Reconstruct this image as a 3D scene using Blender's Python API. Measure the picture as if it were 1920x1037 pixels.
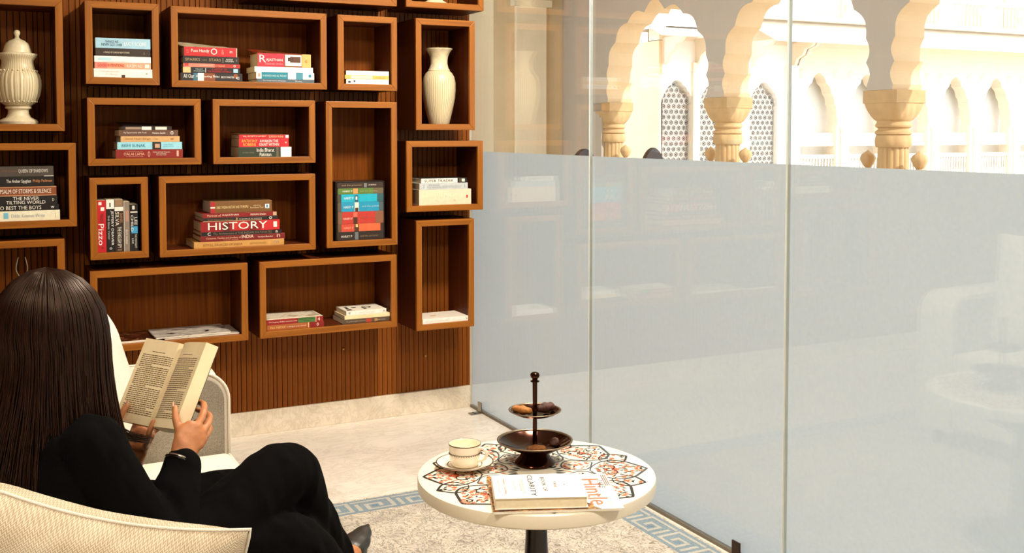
import bpy, bmesh, math, random
from mathutils import Vector, Matrix, noise, Quaternion

PI = math.pi
scene = bpy.context.scene
COL = scene.collection
for o in list(bpy.data.objects):
    bpy.data.objects.remove(o)

# ------------------------------------------------------------------ camera
cam_data = bpy.data.cameras.new('camera')
cam = bpy.data.objects.new('camera', cam_data)
COL.objects.link(cam)
cam.location = (-2.1228, -4.6485, 1.35)
cam.rotation_euler = (math.radians(90 - 2.5013), 0.0, math.radians(-26.812))
cam_data.sensor_fit = 'HORIZONTAL'
cam_data.sensor_width = 36.0
cam_data.lens = 1975.07 / 1920 * 36.0
cam_data.shift_y = -(518.5 - 330.6) / 1920
cam_data.clip_start = 0.05
cam_data.clip_end = 200
scene.camera = cam

# ------------------------------------------------------------------ world, sun, lamps, exposure
world = bpy.data.worlds.new('world')
scene.world = world
world.use_nodes = True
wn = world.node_tree.nodes
wn['Background'].inputs['Color'].default_value = (0.74, 0.87, 1.0, 1)
wn['Background'].inputs['Strength'].default_value = 4.2

def light(name, kind, loc, energy, color, direction=(0, 0, -1), **kw):
    d = bpy.data.lights.new(name, kind)
    d.energy = energy
    d.color = color
    for k, v in kw.items():
        setattr(d, k, v)
    o = bpy.data.objects.new(name, d)
    COL.objects.link(o)
    o.location = loc
    o.rotation_euler = Vector(direction).to_track_quat('-Z', 'Y').to_euler()
    return o

light('sun', 'SUN', (0, -10, 20), 4.6, (1.0, 0.97, 0.93), (-0.30, 0.80, -0.62), angle=0.01)
# warm ceiling lamps of the lounge
light('ceiling_lamp_light', 'AREA', (-0.30, -1.75, 2.93), 105, (1.0, 0.90, 0.75), (0, 0.0, -1), shape='DISK', size=0.36)
light('ceiling_lamp_light', 'AREA', (-2.6, -3.6, 2.93), 42, (1.0, 0.88, 0.70), (0, 0.0, -1), shape='DISK', size=0.6)
light('ceiling_lamp_light', 'AREA', (-0.40, -4.2, 2.93), 62, (1.0, 0.90, 0.75), (0, 0.0, -1), shape='DISK', size=0.4)

scene.view_settings.view_transform = 'Standard'
scene.view_settings.look = 'None'
scene.view_settings.exposure = 0.0
scene.view_settings.gamma = 1.0
scene.view_settings.use_curve_mapping = False
scene.cycles.use_denoising = True
scene.cycles.max_bounces = 10
scene.cycles.diffuse_bounces = 6
scene.cycles.transparent_max_bounces = 16
scene.cycles.caustics_reflective = False
scene.cycles.caustics_refractive = False
scene.cycles.sample_clamp_indirect = 6.0

# ------------------------------------------------------------------ material helpers
MATS = {}
def srgb(h):
    if isinstance(h, str):
        h = [int(h[i:i + 2], 16) / 255 for i in (0, 2, 4)]
    return tuple((c / 12.92 if c <= 0.04045 else ((c + 0.055) / 1.055) ** 2.4) for c in h) + (1.0,)

def new_mat(name):
    m = bpy.data.materials.new(name)
    m.use_nodes = True
    nt = m.node_tree
    b = nt.nodes['Principled BSDF']
    return m, nt, b

def ramp(nt, fac, stops):
    r = nt.nodes.new('ShaderNodeValToRGB')
    while len(r.color_ramp.elements) < len(stops):
        r.color_ramp.elements.new(0.5)
    for e, (p, c) in zip(r.color_ramp.elements, stops):
        e.position = p
        e.color = c
    nt.links.new(fac, r.inputs['Fac'])
    return r.outputs['Color']

def tex_noise(nt, scale=5, detail=4, mscale=(1, 1, 1), rough=0.5, dist=0.0, coord='Object'):
    tc = nt.nodes.new('ShaderNodeTexCoord')
    mp = nt.nodes.new('ShaderNodeMapping')
    mp.inputs['Scale'].default_value = mscale
    nt.links.new(tc.outputs[coord], mp.inputs['Vector'])
    n = nt.nodes.new('ShaderNodeTexNoise')
    n.inputs['Scale'].default_value = scale
    n.inputs['Detail'].default_value = detail
    n.inputs['Roughness'].default_value = rough
    n.inputs['Distortion'].default_value = dist
    nt.links.new(mp.outputs['Vector'], n.inputs['Vector'])
    return n.outputs['Fac']

def bump(nt, b, height, strength=0.2, dist=0.002):
    bp = nt.nodes.new('ShaderNodeBump')
    bp.inputs['Strength'].default_value = strength
    bp.inputs['Distance'].default_value = dist
    nt.links.new(height, bp.inputs['Height'])
    nt.links.new(bp.outputs['Normal'], b.inputs['Normal'])

def plain(color, rough=0.6, metal=0.0, var=0.10, scale=30, name=None, spec=0.5):
    """plain procedural paint / paper / plastic with a faint mottling"""
    key = ('plain', color, rough, metal, var, scale, spec)
    if key in MATS:
        return MATS[key]
    m, nt, b = new_mat(name or 'paint_' + (color if isinstance(color, str) else 'mix'))
    c = srgb(color)
    lo = tuple(max(0, x * (1 - var)) for x in c[:3]) + (1,)
    hi = tuple(min(1, x * (1 + var)) for x in c[:3]) + (1,)
    col = ramp(nt, tex_noise(nt, scale, 3), [(0.3, lo), (0.7, hi)])
    nt.links.new(col, b.inputs['Base Color'])
    b.inputs['Roughness'].default_value = rough
    b.inputs['Metallic'].default_value = metal
    b.inputs['Specular IOR Level'].default_value = spec
    MATS[key] = m
    return m

def wood(name, dark, light_, axis='z', rough=0.38, k=1.0, spec=0.35):
    m, nt, b = new_mat(name)
    s = {'z': (60, 60, 1.6), 'x': (1.6, 60, 60), 'y': (60, 1.6, 60)}[axis]
    f = tex_noise(nt, 1.0 * k, 6, s, 0.62, 0.25)
    col = ramp(nt, f, [(0.28, srgb(dark)), (0.72, srgb(light_))])
    nt.links.new(col, b.inputs['Base Color'])
    b.inputs['Roughness'].default_value = rough
    b.inputs['Specular IOR Level'].default_value = spec
    bump(nt, b, f, 0.12, 0.001)
    return m

def fabric(name, c0, c1, scale=420, rough=0.95, strength=0.5, mscale=(1, 1, 1)):
    m, nt, b = new_mat(name)
    f = tex_noise(nt, scale, 2, mscale)
    f2 = tex_noise(nt, 9, 3)
    mx = nt.nodes.new('ShaderNodeMath'); mx.operation = 'MULTIPLY_ADD'
    nt.links.new(f2, mx.inputs[0]); mx.inputs[1].default_value = 0.35
    nt.links.new(f, mx.inputs[2])
    col = ramp(nt, mx.outputs[0], [(0.45, srgb(c0)), (0.85, srgb(c1))])
    nt.links.new(col, b.inputs['Base Color'])
    b.inputs['Roughness'].default_value = rough
    b.inputs['Specular IOR Level'].default_value = 0.2
    bump(nt, b, f, strength, 0.002)
    return m

M = {}
M['wood_h'] = wood('oak_stained_horizontal', '82480c', 'ac681a', 'x')
M['wood_v'] = wood('oak_stained_vertical', '82480c', 'ac681a', 'z')
M['plank'] = wood('teak_plank', '643209', '985416', 'z', 0.55, 1.0, 0.15)
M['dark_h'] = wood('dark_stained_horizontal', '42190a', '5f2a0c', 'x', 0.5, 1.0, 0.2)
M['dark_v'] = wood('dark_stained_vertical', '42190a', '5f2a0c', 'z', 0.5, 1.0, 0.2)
M['veneer'] = wood('teak_veneer', '5c2806', '8c4c0e', 'z', 0.6, 1.6, 0.12)
M['brown_wall'] = plain('6b4a30', 0.7)  # brown chosen for the unseen walls to reduce bounced fill light
M['groove'] = plain('140602', 0.8)
M['cream_wall'] = plain('f1e2c6', 0.8, var=0.03, scale=4)
M['beige_wall'] = plain('d9c3a0', 0.85, var=0.04, scale=3)
M['white_ceiling'] = plain('f0ece2', 0.9, var=0.02)
M['pages'] = plain('e9d9b4', 0.9, var=0.08, scale=160)
M['pages_white'] = plain('efe8d8', 0.9, var=0.06, scale=160)
M['brass'] = plain('c79a52', 0.3, 1.0)
M['steel'] = plain('9a938a', 0.28, 1.0)
M['black_metal'] = plain('17110e', 0.35, 0.6)

def marble(name, c0, c1, c2, scale=1.6):
    m, nt, b = new_mat(name)
    f = tex_noise(nt, scale, 8, (1, 1.5, 1), 0.62, 1.1)
    v = tex_noise(nt, scale * 2.3, 9, (1.0, 2.2, 1), 0.7, 2.2)
    c = ramp(nt, f, [(0.30, srgb(c1)), (0.55, srgb(c0)), (0.8, srgb(c2))])
    vein = ramp(nt, v, [(0.45, (1, 1, 1, 1)), (0.495, (0.72, 0.70, 0.68, 1)), (0.54, (1, 1, 1, 1))])
    mx = nt.nodes.new('ShaderNodeMix'); mx.data_type = 'RGBA'; mx.blend_type = 'MULTIPLY'
    mx.inputs['Factor'].default_value = 0.55
    nt.links.new(c, mx.inputs['A']); nt.links.new(vein, mx.inputs['B'])
    nt.links.new(mx.outputs['Result'], b.inputs['Base Color'])
    b.inputs['Roughness'].default_value = 0.16
    return m
M['marble_floor'] = marble('marble_floor', 'efe6da', 'd9d0c4', 'f6efe4')
M['marble_base'] = marble('marble_skirting', 'e9dcc8', 'd4c6b0', 'f2e8d8', 3.0)

# ------------------------------------------------------------------ geometry helpers
class MB:
    """collects simple solids and links them as one mesh object"""
    def __init__(self):
        self.v, self.f, self.mi = [], [], []
    def add(self, verts, faces, mi=0):
        n = len(self.v)
        self.v += [tuple(p) for p in verts]
        self.f += [tuple(i + n for i in fc) for fc in faces]
        self.mi += [mi] * len(faces)
        return self
    def box(self, a, b, mi=0):
        (x0, y0, z0), (x1, y1, z1) = a, b
        vs = [(x0, y0, z0), (x1, y0, z0), (x1, y1, z0), (x0, y1, z0), (x0, y0, z1), (x1, y0, z1), (x1, y1, z1), (x0, y1, z1)]
        return self.add(vs, [(0, 3, 2, 1), (4, 5, 6, 7), (0, 1, 5, 4), (1, 2, 6, 5), (2, 3, 7, 6), (3, 0, 4, 7)], mi)
    def hexa(self, vs, mi=0):
        return self.add(vs, [(0, 3, 2, 1), (4, 5, 6, 7), (0, 1, 5, 4), (1, 2, 6, 5), (2, 3, 7, 6), (3, 0, 4, 7)], mi)
    def lathe(self, prof, segs=48, c=(0, 0, 0), rad=None, mi=0, close=False):
        """prof: (r, z) from bottom to top; rad(angle, z, r) may modulate the radius"""
        vs, fs = [], []
        n = len(prof)
        for i in range(segs):
            a = 2 * PI * i / segs
            for r, z in prof:
                rr = rad(a, z, r) if rad else r
                vs.append((c[0] + rr * math.cos(a), c[1] + rr * math.sin(a), c[2] + z))
        for i in range(segs):
            j = (i + 1) % segs
            for k in range(n - 1):
                fs.append((i * n + k, j * n + k, j * n + k + 1, i * n + k + 1))
            if close:
                fs.append((i * n + n - 1, j * n + n - 1, j * n, i * n))
        if not close:
            if prof[0][0] > 1e-6:
                fs.append(tuple(i * n for i in range(segs))[::-1])
            if prof[-1][0] > 1e-6:
                fs.append(tuple(i * n + n - 1 for i in range(segs)))
        return self.add(vs, fs, mi)
    def tube(self, pts, radii, sides=10, caps=True, mi=0, flat=1.0, up=None, closed=False):
        pts = [Vector(p) for p in pts]
        if not hasattr(radii, '__len__'):
            radii = [radii] * len(pts)
        vs, fs = [], []
        n = len(pts)
        nrm = None
        for i, p in enumerate(pts):
            if closed:
                t = (pts[(i + 1) % n] - pts[i - 1]).normalized()
            else:
                t = (pts[min(i + 1, n - 1)] - pts[max(i - 1, 0)]).normalized()
            if nrm is None:
                ref = Vector(up) if up else (Vector((0, 0, 1)) if abs(t.z) < 0.9 else Vector((1, 0, 0)))
                nrm = (ref - t * ref.dot(t)).normalized()
            else:
                nrm = (nrm - t * nrm.dot(t)).normalized()
            bi = t.cross(nrm)
            for k in range(sides):
                a = 2 * PI * k / sides
                vs.append(p + nrm * (radii[i] * flat * math.cos(a)) + bi * (radii[i] * math.sin(a)))
        rng = range(n) if closed else range(n - 1)
        for i in rng:
            i2 = (i + 1) % n
            for k in range(sides):
                k2 = (k + 1) % sides
                fs.append((i * sides + k, i * sides + k2, i2 * sides + k2, i2 * sides + k))
        if caps and not closed:
            fs.append(tuple(range(sides))[::-1])
            fs.append(tuple((n - 1) * sides + k for k in range(sides)))
        return self.add(vs, fs, mi)
    def prism(self, poly, a0, a1, axis='y', mi=0, side_mi=None):
        """extrude a 2-D outline; axis y: (x,z) outline, axis x: (y,z), axis z: (x,y)"""
        def P(p, a):
            return {'y': (p[0], a, p[1]), 'x': (a, p[0], p[1]), 'z': (p[0], p[1], a)}[axis]
        n = len(poly)
        vs = [P(p, a0) for p in poly] + [P(p, a1) for p in poly]
        self.add(vs, [tuple(range(n)), tuple(range(2 * n - 1, n - 1, -1))], mi)
        k = len(self.v) - 2 * n
        for i in range(n):
            j = (i + 1) % n
            self.f.append((k + i, k + j, k + n + j, k + n + i))
            self.mi.append(mi if side_mi is None else side_mi)
        return self
    def grid(self, fn, nu, nv, mi=0):
        vs = [fn(i / nu, j / nv) for i in range(nu + 1) for j in range(nv + 1)]
        fs = [(i * (nv + 1) + j, (i + 1) * (nv + 1) + j, (i + 1) * (nv + 1) + j + 1, i * (nv + 1) + j + 1) for i in range(nu) for j in range(nv)]
        return self.add(vs, fs, mi)
    def mesh(self, name, mats, smooth=False, recalc=True):
        me = bpy.data.meshes.new(name)
        me.from_pydata(self.v, [], self.f)
        for m in (mats if isinstance(mats, (list, tuple)) else [mats]):
            me.materials.append(m)
        if len(set(self.mi)) > 1:
            me.polygons.foreach_set('material_index', self.mi)
        if recalc:
            bm = bmesh.new(); bm.from_mesh(me)
            bmesh.ops.recalc_face_normals(bm, faces=bm.faces)
            bm.to_mesh(me); bm.free()
        if smooth:
            me.polygons.foreach_set('use_smooth', [True] * len(me.polygons))
            if smooth is not True:
                try:
                    me.set_sharp_from_angle(angle=math.radians(smooth))
                except Exception:
                    pass
        me.update()
        return me
    def build(self, name, mats, parent=None, smooth=False, bevel=0, loc=None, subsurf=0, recalc=True):
        return link(name, self.mesh(name, mats, smooth, recalc), parent, bevel, loc, subsurf)

def link(name, me, parent=None, bevel=0, loc=None, subsurf=0):
    o = bpy.data.objects.new(name, me)
    COL.objects.link(o)
    if parent is not None:
        o.parent = parent
    if loc is not None:
        o.location = loc
    if bevel:
        md = o.modifiers.new('bevel', 'BEVEL')
        md.width = bevel; md.segments = 2; md.limit_method = 'ANGLE'
        md.angle_limit = math.radians(40)
    if subsurf:
        md = o.modifiers.new('sub', 'SUBSURF')
        md.levels = subsurf; md.render_levels = subsurf
    return o

def tag(o, label=None, cat=None, group=None, kind=None):
    if label: o['label'] = label
    if cat: o['category'] = cat
    if group: o['group'] = group
    if kind: o['kind'] = kind
    return o

def thing(name, label, cat, loc=(0, 0, 0), rotz=0.0, group=None, kind=None):
    o = bpy.data.objects.new(name, None)
    COL.objects.link(o)
    o.empty_display_size = 0.05
    o.location = loc
    o.rotation_euler = (0, 0, rotz)
    return tag(o, label, cat, group, kind)

def smooth_curve(pts, n=8, closed=False):
    """Catmull-Rom through the points"""
    pts = [Vector(p) for p in pts]
    out = []
    m = len(pts)
    for i in range(m if closed else m - 1):
        if closed:
            p0, p1, p2, p3 = pts[i - 1], pts[i], pts[(i + 1) % m], pts[(i + 2) % m]
        else:
            p0, p1, p2, p3 = pts[max(i - 1, 0)], pts[i], pts[i + 1], pts[min(i + 2, m - 1)]
        for k in range(n):
            t = k / n
            out.append(0.5 * ((2 * p1) + (-p0 + p2) * t + (2 * p0 - 5 * p1 + 4 * p2 - p3) * t * t + (-p0 + 3 * p1 - 3 * p2 + p3) * t ** 3))
    if not closed:
        out.append(pts[-1])
    return out

def smooth_vals(vals, n=8):
    out = []
    for i in range(len(vals) - 1):
        for k in range(n):
            t = k / n
            t = t * t * (3 - 2 * t)
            out.append(vals[i] * (1 - t) + vals[i + 1] * t)
    out.append(vals[-1])
    return out

TEXT_CACHE = {}
def text_mesh(s):
    """outline of a piece of lettering, normalised to a 1 x 1 box, facing +Z"""
    if s in TEXT_CACHE:
        return TEXT_CACHE[s]
    cu = bpy.data.curves.new('lettering', 'FONT')
    cu.body = s
    cu.size = 1.0
    cu.resolution_u = 2
    cu.align_x = 'CENTER'
    cu.space_line = 0.85
    ob = bpy.data.objects.new('lettering', cu)
    COL.objects.link(ob)
    bpy.context.view_layer.update()
    dg = bpy.context.evaluated_depsgraph_get()
    me = ob.evaluated_get(dg).to_mesh()
    vs = [v.co.copy() for v in me.vertices]
    fs = [tuple(p.vertices) for p in me.polygons]
    ob.evaluated_get(dg).to_mesh_clear()
    bpy.data.objects.remove(ob)
    bpy.data.curves.remove(cu)
    x0 = min(v.x for v in vs); x1 = max(v.x for v in vs)
    y0 = min(v.y for v in vs); y1 = max(v.y for v in vs)
    vs = [((v.x - x0) / (x1 - x0), (v.y - y0) / (y1 - y0)) for v in vs]
    TEXT_CACHE[s] = (vs, fs, (x1 - x0) / (y1 - y0))
    return TEXT_CACHE[s]

def lettering(s, parent, mat, origin, ux, uy, name='lettering'):
    """flat print: origin = lower left corner, ux / uy = full width and height vectors"""
    vs, fs, _ = text_mesh(s)
    o_, ux, uy = Vector(origin), Vector(ux), Vector(uy)
    mb = MB().add([o_ + ux * a + uy * b for a, b in vs], fs)
    return mb.build(name, mat, parent, recalc=False)
# ------------------------------------------------------------------ the lounge shell
XL, YR, ZC = -5.0, -7.5, 2.95          # left wall, rear wall, ceiling height
def struct(o, label=None):
    o['kind'] = 'structure'
    if label: o['label'] = label
    return o

struct(MB().box((XL - .15, YR - .15, -0.12), (0.0, 0.0, 0.0)).build('floor', M['marble_floor']), 'pale veined marble floor of the lounge')
struct(MB().box((XL - .15, YR - .15, ZC), (0.02, 0.16, ZC + .25)).build('ceiling', M['white_ceiling']), 'white ceiling of the lounge')
struct(MB().box((XL - .15, YR - .15, 0), (XL, 0.0, ZC)).build('wall_left', M['brown_wall']), 'unseen side wall, coloured brown to cut the fill light')
struct(MB().box((XL, YR - .15, 0), (0.0, YR, ZC)).build('wall_rear', M['brown_wall']), 'unseen wall behind the seating, coloured brown to cut the fill light')

wall = struct(MB().box((XL, 0.022, 0.0), (0.136, 0.20, ZC)).build('wall_back', [M['cream_wall']]), 'wall clad in narrow dark brown wooden planks behind the shelf boxes')
# dark backing board that shows in the joints, then each plank of the cladding
MB().box((XL, 0.0125, 0.105), (0.0, 0.0215, ZC)).build('backing_board', M['groove'], wall)
rnd = random.Random(3)
PW = 0.0236
plank_meshes = {}
def plank_mesh(w, proud):
    k = (round(w, 4), proud)
    if k not in plank_meshes:
        g = 0.0030
        y0 = -0.004 if proud else 0.0
        mb = MB().box((g / 2, y0, 0.106), (w - g / 2, 0.0124, ZC - .002))
        plank_meshes[k] = mb.mesh('plank', M['plank'])
    return plank_meshes[k]
x = -0.003
i = 0
while x > -3.3 and i < 298:
    w = PW if i % 7 else PW * 0.72
    x -= w
    proud = x < -0.535
    link('plank', plank_mesh(w, proud), wall, loc=(x, 0, 0))
    i += 1
MB().box((XL, 0.0, 0.106), (x, 0.0124, ZC - .002)).build('plain_panel', M['plank'], wall)
# small brass studs on the cladding (seen low, right of centre)
for (sx, sz) in ((-0.646, 0.345), (-0.239, 0.272)):
    mb = MB().lathe([(0.0001, 0), (0.006, 0.0), (0.006, 0.003), (0.003, 0.006), (0.0001, 0.0065)], 16)
    o = mb.build('brass_stud', M['brass'], wall, smooth=True)
    o.location = (sx, -0.0042 if sx < -.53 else -0.0002, sz)
    o.rotation_euler = (PI / 2, 0, 0)
struct(MB().box((XL, -0.012, 0.0), (0.0, 0.0124, 0.1055)).build('baseboard_back', M['marble_base'], bevel=0.002), 'white marble skirting under the wooden cladding')

# ------------------------------------------------------------------ glass partition on the right
def glass_mat():
    m, nt, b = new_mat('clear_glass')
    nt.nodes.remove(b)
    out = nt.nodes['Material Output']
    tr = nt.nodes.new('ShaderNodeBsdfTransparent'); tr.inputs['Color'].default_value = (0.95, 0.965, 0.955, 1)
    gl = nt.nodes.new('ShaderNodeBsdfGlossy'); gl.inputs['Roughness'].default_value = 0.0
    gl.inputs['Color'].default_value = (0.95, 0.95, 0.95, 1)
    fr = nt.nodes.new('ShaderNodeFresnel')
    ge = nt.nodes.new('ShaderNodeNewGeometry')
    mr = nt.nodes.new('ShaderNodeMapRange')      # both faces of the pane reflect like air-to-glass
    mr.inputs['To Min'].default_value = 1.5; mr.inputs['To Max'].default_value = 1 / 1.5
    nt.links.new(ge.outputs['Backfacing'], mr.inputs['Value']); nt.links.new(mr.outputs[0], fr.inputs['IOR'])
    mx = nt.nodes.new('ShaderNodeMixShader')
    nt.links.new(fr.outputs[0], mx.inputs[0]); nt.links.new(tr.outputs[0], mx.inputs[1]); nt.links.new(gl.outputs[0], mx.inputs[2])
    nt.links.new(mx.outputs[0], out.inputs['Surface'])
    return m
def film_mat():
    m, nt, b = new_mat('frosted_film')
    nt.nodes.remove(b)
    out = nt.nodes['Material Output']
    f = tex_noise(nt, 90, 3)
    col = ramp(nt, f, [(0.3, (0.72, 0.845, 0.98, 1)), (0.7, (0.77, 0.885, 1.0, 1))])
    tl = nt.nodes.new('ShaderNodeBsdfTranslucent')
    df = nt.nodes.new('ShaderNodeBsdfDiffuse')
    nt.links.new(col, tl.inputs['Color']); nt.links.new(col, df.inputs['Color'])
    mx = nt.nodes.new('ShaderNodeMixShader'); mx.inputs[0].default_value = 0.28
    nt.links.new(tl.outputs[0], mx.inputs[1]); nt.links.new(df.outputs[0], mx.inputs[2])
    nt.links.new(mx.outputs[0], out.inputs['Surface'])
    return m
M['glass'] = glass_mat()
M['film'] = film_mat()
M['glass_edge'] = plain('f6faf6', 0.12, var=0.03)
M['silicone'] = plain('d8dcd8', 0.3)
M['gasket'] = plain('6f6657', 0.5)
ZF = 1.2495
yj = [0.0, -1.128, -2.251, -3.374, -4.497, -5.62, -7.5]
for k in range(6):
    y1, y0 = yj[k] - 0.002, yj[k + 1] + 0.002
    pane = MB().box((-0.006, y0 + .0015, 0.012), (0.006, y1 - .0015, ZC - .01)).build('window_%d' % (k + 1), M['glass'])
    struct(pane, ['glass partition panel next to the shelf wall, frosted below', 'middle glass partition panel, frosted below',
                  'glass partition panel at the right of the view, frosted below'][k] if k < 3 else 'glass partition panel nearer the viewer, frosted below')
    MB().add([(0.0068, y0, 0.012), (0.0068, y1, 0.012), (0.0068, y1, ZF), (0.0068, y0, ZF)], [(0, 1, 2, 3)]).build('frosted_film', M['film'], pane)
    for yy in (y0, y1):
        if -4 < yy < -0.1:
            s = 1 if yy == y0 else -1
            MB().box((-0.0062, min(yy, yy + s * .0015), 0.012), (0.0062, max(yy, yy + s * .0015), ZC - .01)).build('polished_edge', M['glass_edge'], pane)
    if k:
        MB().box((-0.002, yj[k] - 0.0018, 0.012), (0.004, yj[k] + 0.0018, ZC - .01)).build('joint_seal', M['silicone'], pane)
struct(MB().box((-0.009, YR, 0.0), (0.009, -0.0125, 0.0115)).build('trim_1', M['gasket']), 'thin grey channel under the glass partition')

def clamp(y, label, m):
    t = thing('glass_clamp', label, 'clamp', (-0.0105, y, 0.0))
    MB().box((-0.058, -0.019, 0.0), (-0.002, 0.019, 0.004)).build('foot_plate', m, t, bevel=0.001)
    MB().box((-0.006, -0.019, 0.004), (0.0, 0.019, 0.052)).build('upright_plate', m, t, bevel=0.001)
    for yy in (-0.011, 0.011):
        o = MB().lathe([(0.0001, 0), (0.005, 0), (0.005, 0.0015), (0.0001, 0.002)], 14).build('screw', M['black_metal'], t, smooth=40)
        o.location = (-0.034, yy, 0.004)
clamp(-0.135, 'small steel clamp holding the glass foot beside the shelf wall', M['steel'])
clamp(-2.045, 'dark bronze clamp at the glass foot, at the bottom edge of the photo', plain('4a3526', 0.35, 0.8))

# ------------------------------------------------------------------ verandah and courtyard behind the glass
M['sandstone_floor'] = plain('c9b08a', 0.8, var=0.08, scale=5)
M['plaster_grey'] = plain('bdb0a1', 0.9, var=0.03, scale=3)
M['ochre_stone'] = plain('c4a071', 0.85, var=0.07, scale=9)
M['ochre_light'] = plain('e0c097', 0.85, var=0.04, scale=5)
struct(MB().box((0.0, -14, -0.12), (6.35, 9.6, 0.0)).build('verandah_floor', M['sandstone_floor']), 'stone floor of the verandah outside the glass')
struct(MB().box((6.35, -20, -0.6), (45, 30, -0.15)).build('courtyard_ground', plain('cfc6ba', 0.85, var=0.06, scale=2)), 'sunny courtyard ground beyond the arcade')
struct(MB().box((0.021, -14, 3.42), (6.9, 9.7, 3.7)).build('verandah_ceiling', M['beige_wall']), 'ceiling of the verandah')
ew = MB().box((0.0, 9.46, 0), (6.3, 9.7, 3.42))
struct(ew.build('wall_end', M['beige_wall']), 'beige end wall of the verandah')
MB().box((5.05, 9.38, 0.0), (5.55, 9.46, 3.2)).build('pilaster', M['cream_wall'], bpy.data.objects['wall_end'])
MB().box((4.98, 9.33, 3.2), (5.62, 9.46, 3.30)).build('cornice', M['cream_wall'], bpy.data.objects['wall_end'])
# ------------------------------------------------------------------ scalloped arcade, parallel to the glass
AX0, AX1, SP = 5.87, 6.27, 2.622
ctr = [8.315 - SP * k for k in range(8)]            # column centre lines
half = [(1.150, 1.75), (1.138, 1.80), (1.126, 2.03), (1.120, 2.27), (0.950, 2.58), (0.640, 2.83), (0.235, 2.93)]
def lobe(a, b, bulge, n=9):
    a, b = Vector(a), Vector(b)
    d = b - a
    nrm = Vector((-d.y, d.x)).normalized()          # filled in by caller's orientation
    out = []
    for i in range(n):
        t = i / n
        out.append(a + d * t + nrm * (bulge * math.sin(PI * t)))
    return out
def foil_outline():
    """arch curve from the right springing over the apex to the left springing, in (u, z)"""
    pts = [Vector(half[0])]
    for i in range(1, len(half) - 1):
        a, b = Vector(half[i]), Vector(half[i + 1])
        pts += lobe(a, b, -0.20 * (b - a).length)
    pts += lobe(half[-1], (-half[-1][0], half[-1][1]), -0.16)
    right = pts
    left = []
    for i in range(len(half) - 1, 1, -1):
        a, b = Vector((-half[i][0], half[i][1])), Vector((-half[i - 1][0], half[i - 1][1]))
        left += lobe(a, b, -0.20 * (b - a).length)
    left += [Vector((-half[1][0], half[1][1])), Vector((-half[0][0], half[0][1]))]
    return right + left
FO = foil_outline()
arc = thing('arcade_wall', 'row of scalloped arches between the verandah and the courtyard', 'arcade', (AX0, 3.0, 1.75), kind='structure')
hs = SP / 2
for k in range(7):
    yc = ctr[k] - hs
    poly = [(yc + hs, 1.75)] + [(yc + p.x, p.y) for p in FO] + [(yc - hs, 1.75), (yc - hs, 3.42), (yc + hs, 3.42)]
    poly = [(y - 3.0, z - 1.75) for y, z in poly]
    MB().prism(poly, 0, AX1 - AX0, 'x', 0, 1).build('arch', [M['plaster_grey'], M['ochre_light']], arc)
# wall from the first column to the end wall
MB().box((0, 8.315 - 3.0, -1.75), (AX1 - AX0, 9.46 - 3.0, 1.67)).build('wall_stub', M['plaster_grey'], arc)

def make_column(first_label):
    t = thing('arcade_column', first_label, 'column', (0, 0, 0), 0, 'columns of the scalloped arcade')
    b = 0.22
    MB().box((-.2, -b, 1.62), (.2, b, 1.749)).build('abacus', M['ochre_stone'], t, bevel=0.004)
    # lotus capital: square above, round below
    def cap(u, v):
        a = 2 * PI * u
        c, s = math.cos(a), math.sin(a)
        sq = 1 / max(abs(c), abs(s))
        r0 = 0.205
        z = 1.62 - v * 0.18
        prof = math.cos(v * PI / 2) ** 0.6
        rad = 0.155 + 0.052 * prof
        k = (1 - v) ** 0.7
        rr = rad * ((1 - k) + k * min(sq, 1.36) * 0.97)
        rr += 0.008 * abs(math.sin(8 * a)) * math.sin(PI * min(1, v * 1.1))
        return (rr * c, rr * s * 1.05, z)
    MB().grid(cap, 64, 12).build('lotus_capital', M['ochre_stone'], t, smooth=50)
    MB().lathe([(0.16, 1.30), (0.178, 1.315), (0.178, 1.335), (0.16, 1.35), (0.15, 1.36), (0.15, 1.37), (0.175, 1.385), (0.178, 1.40), (0.165, 1.42), (0.158, 1.445)], 32).build('neck_rings', M['ochre_stone'], t, smooth=30)
    MB().lathe([(0.165, 1.18), (0.172, 1.20), (0.175, 1.25), (0.165, 1.30)], 64, rad=lambda a, z, r: r + 0.010 * abs(math.sin(4 * a)) * (1 if z > 1.19 else .2)).build('leaf_collar', M['ochre_stone'], t, smooth=50)
    MB().lathe([(0.155, 0.30), (0.158, 0.8), (0.150, 1.19)], 96, rad=lambda a, z, r: r - 0.012 * (1 - abs(math.sin(8 * a)))).build('fluted_shaft', M['ochre_stone'], t, smooth=50)
    MB().lathe([(0.21, 0.0), (0.21, 0.2), (0.19, 0.22), (0.18, 0.28), (0.156, 0.301)], 32).build('base', M['ochre_stone'], t, smooth=30)
    return t
def copy_tree(o, parent=None):
    c = o.copy(); COL.objects.link(c); c.parent = parent
    for ch in list(o.children):
        copy_tree(ch, c)
    return c
col_labels = ['ochre stone arcade column farthest left, half behind the glass joint', 'ochre fluted stone column in the middle of the view outside',
              'large ochre fluted stone column at the right outside', 'ochre arcade column just beyond the right edge of the view']
c0 = make_column(col_labels[0])
for k in range(6):
    o = c0 if k == 0 else copy_tree(c0)
    o.location = ((AX0 + AX1) / 2, ctr[k], 0)
    o['label'] = col_labels[min(k, 3)]
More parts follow.
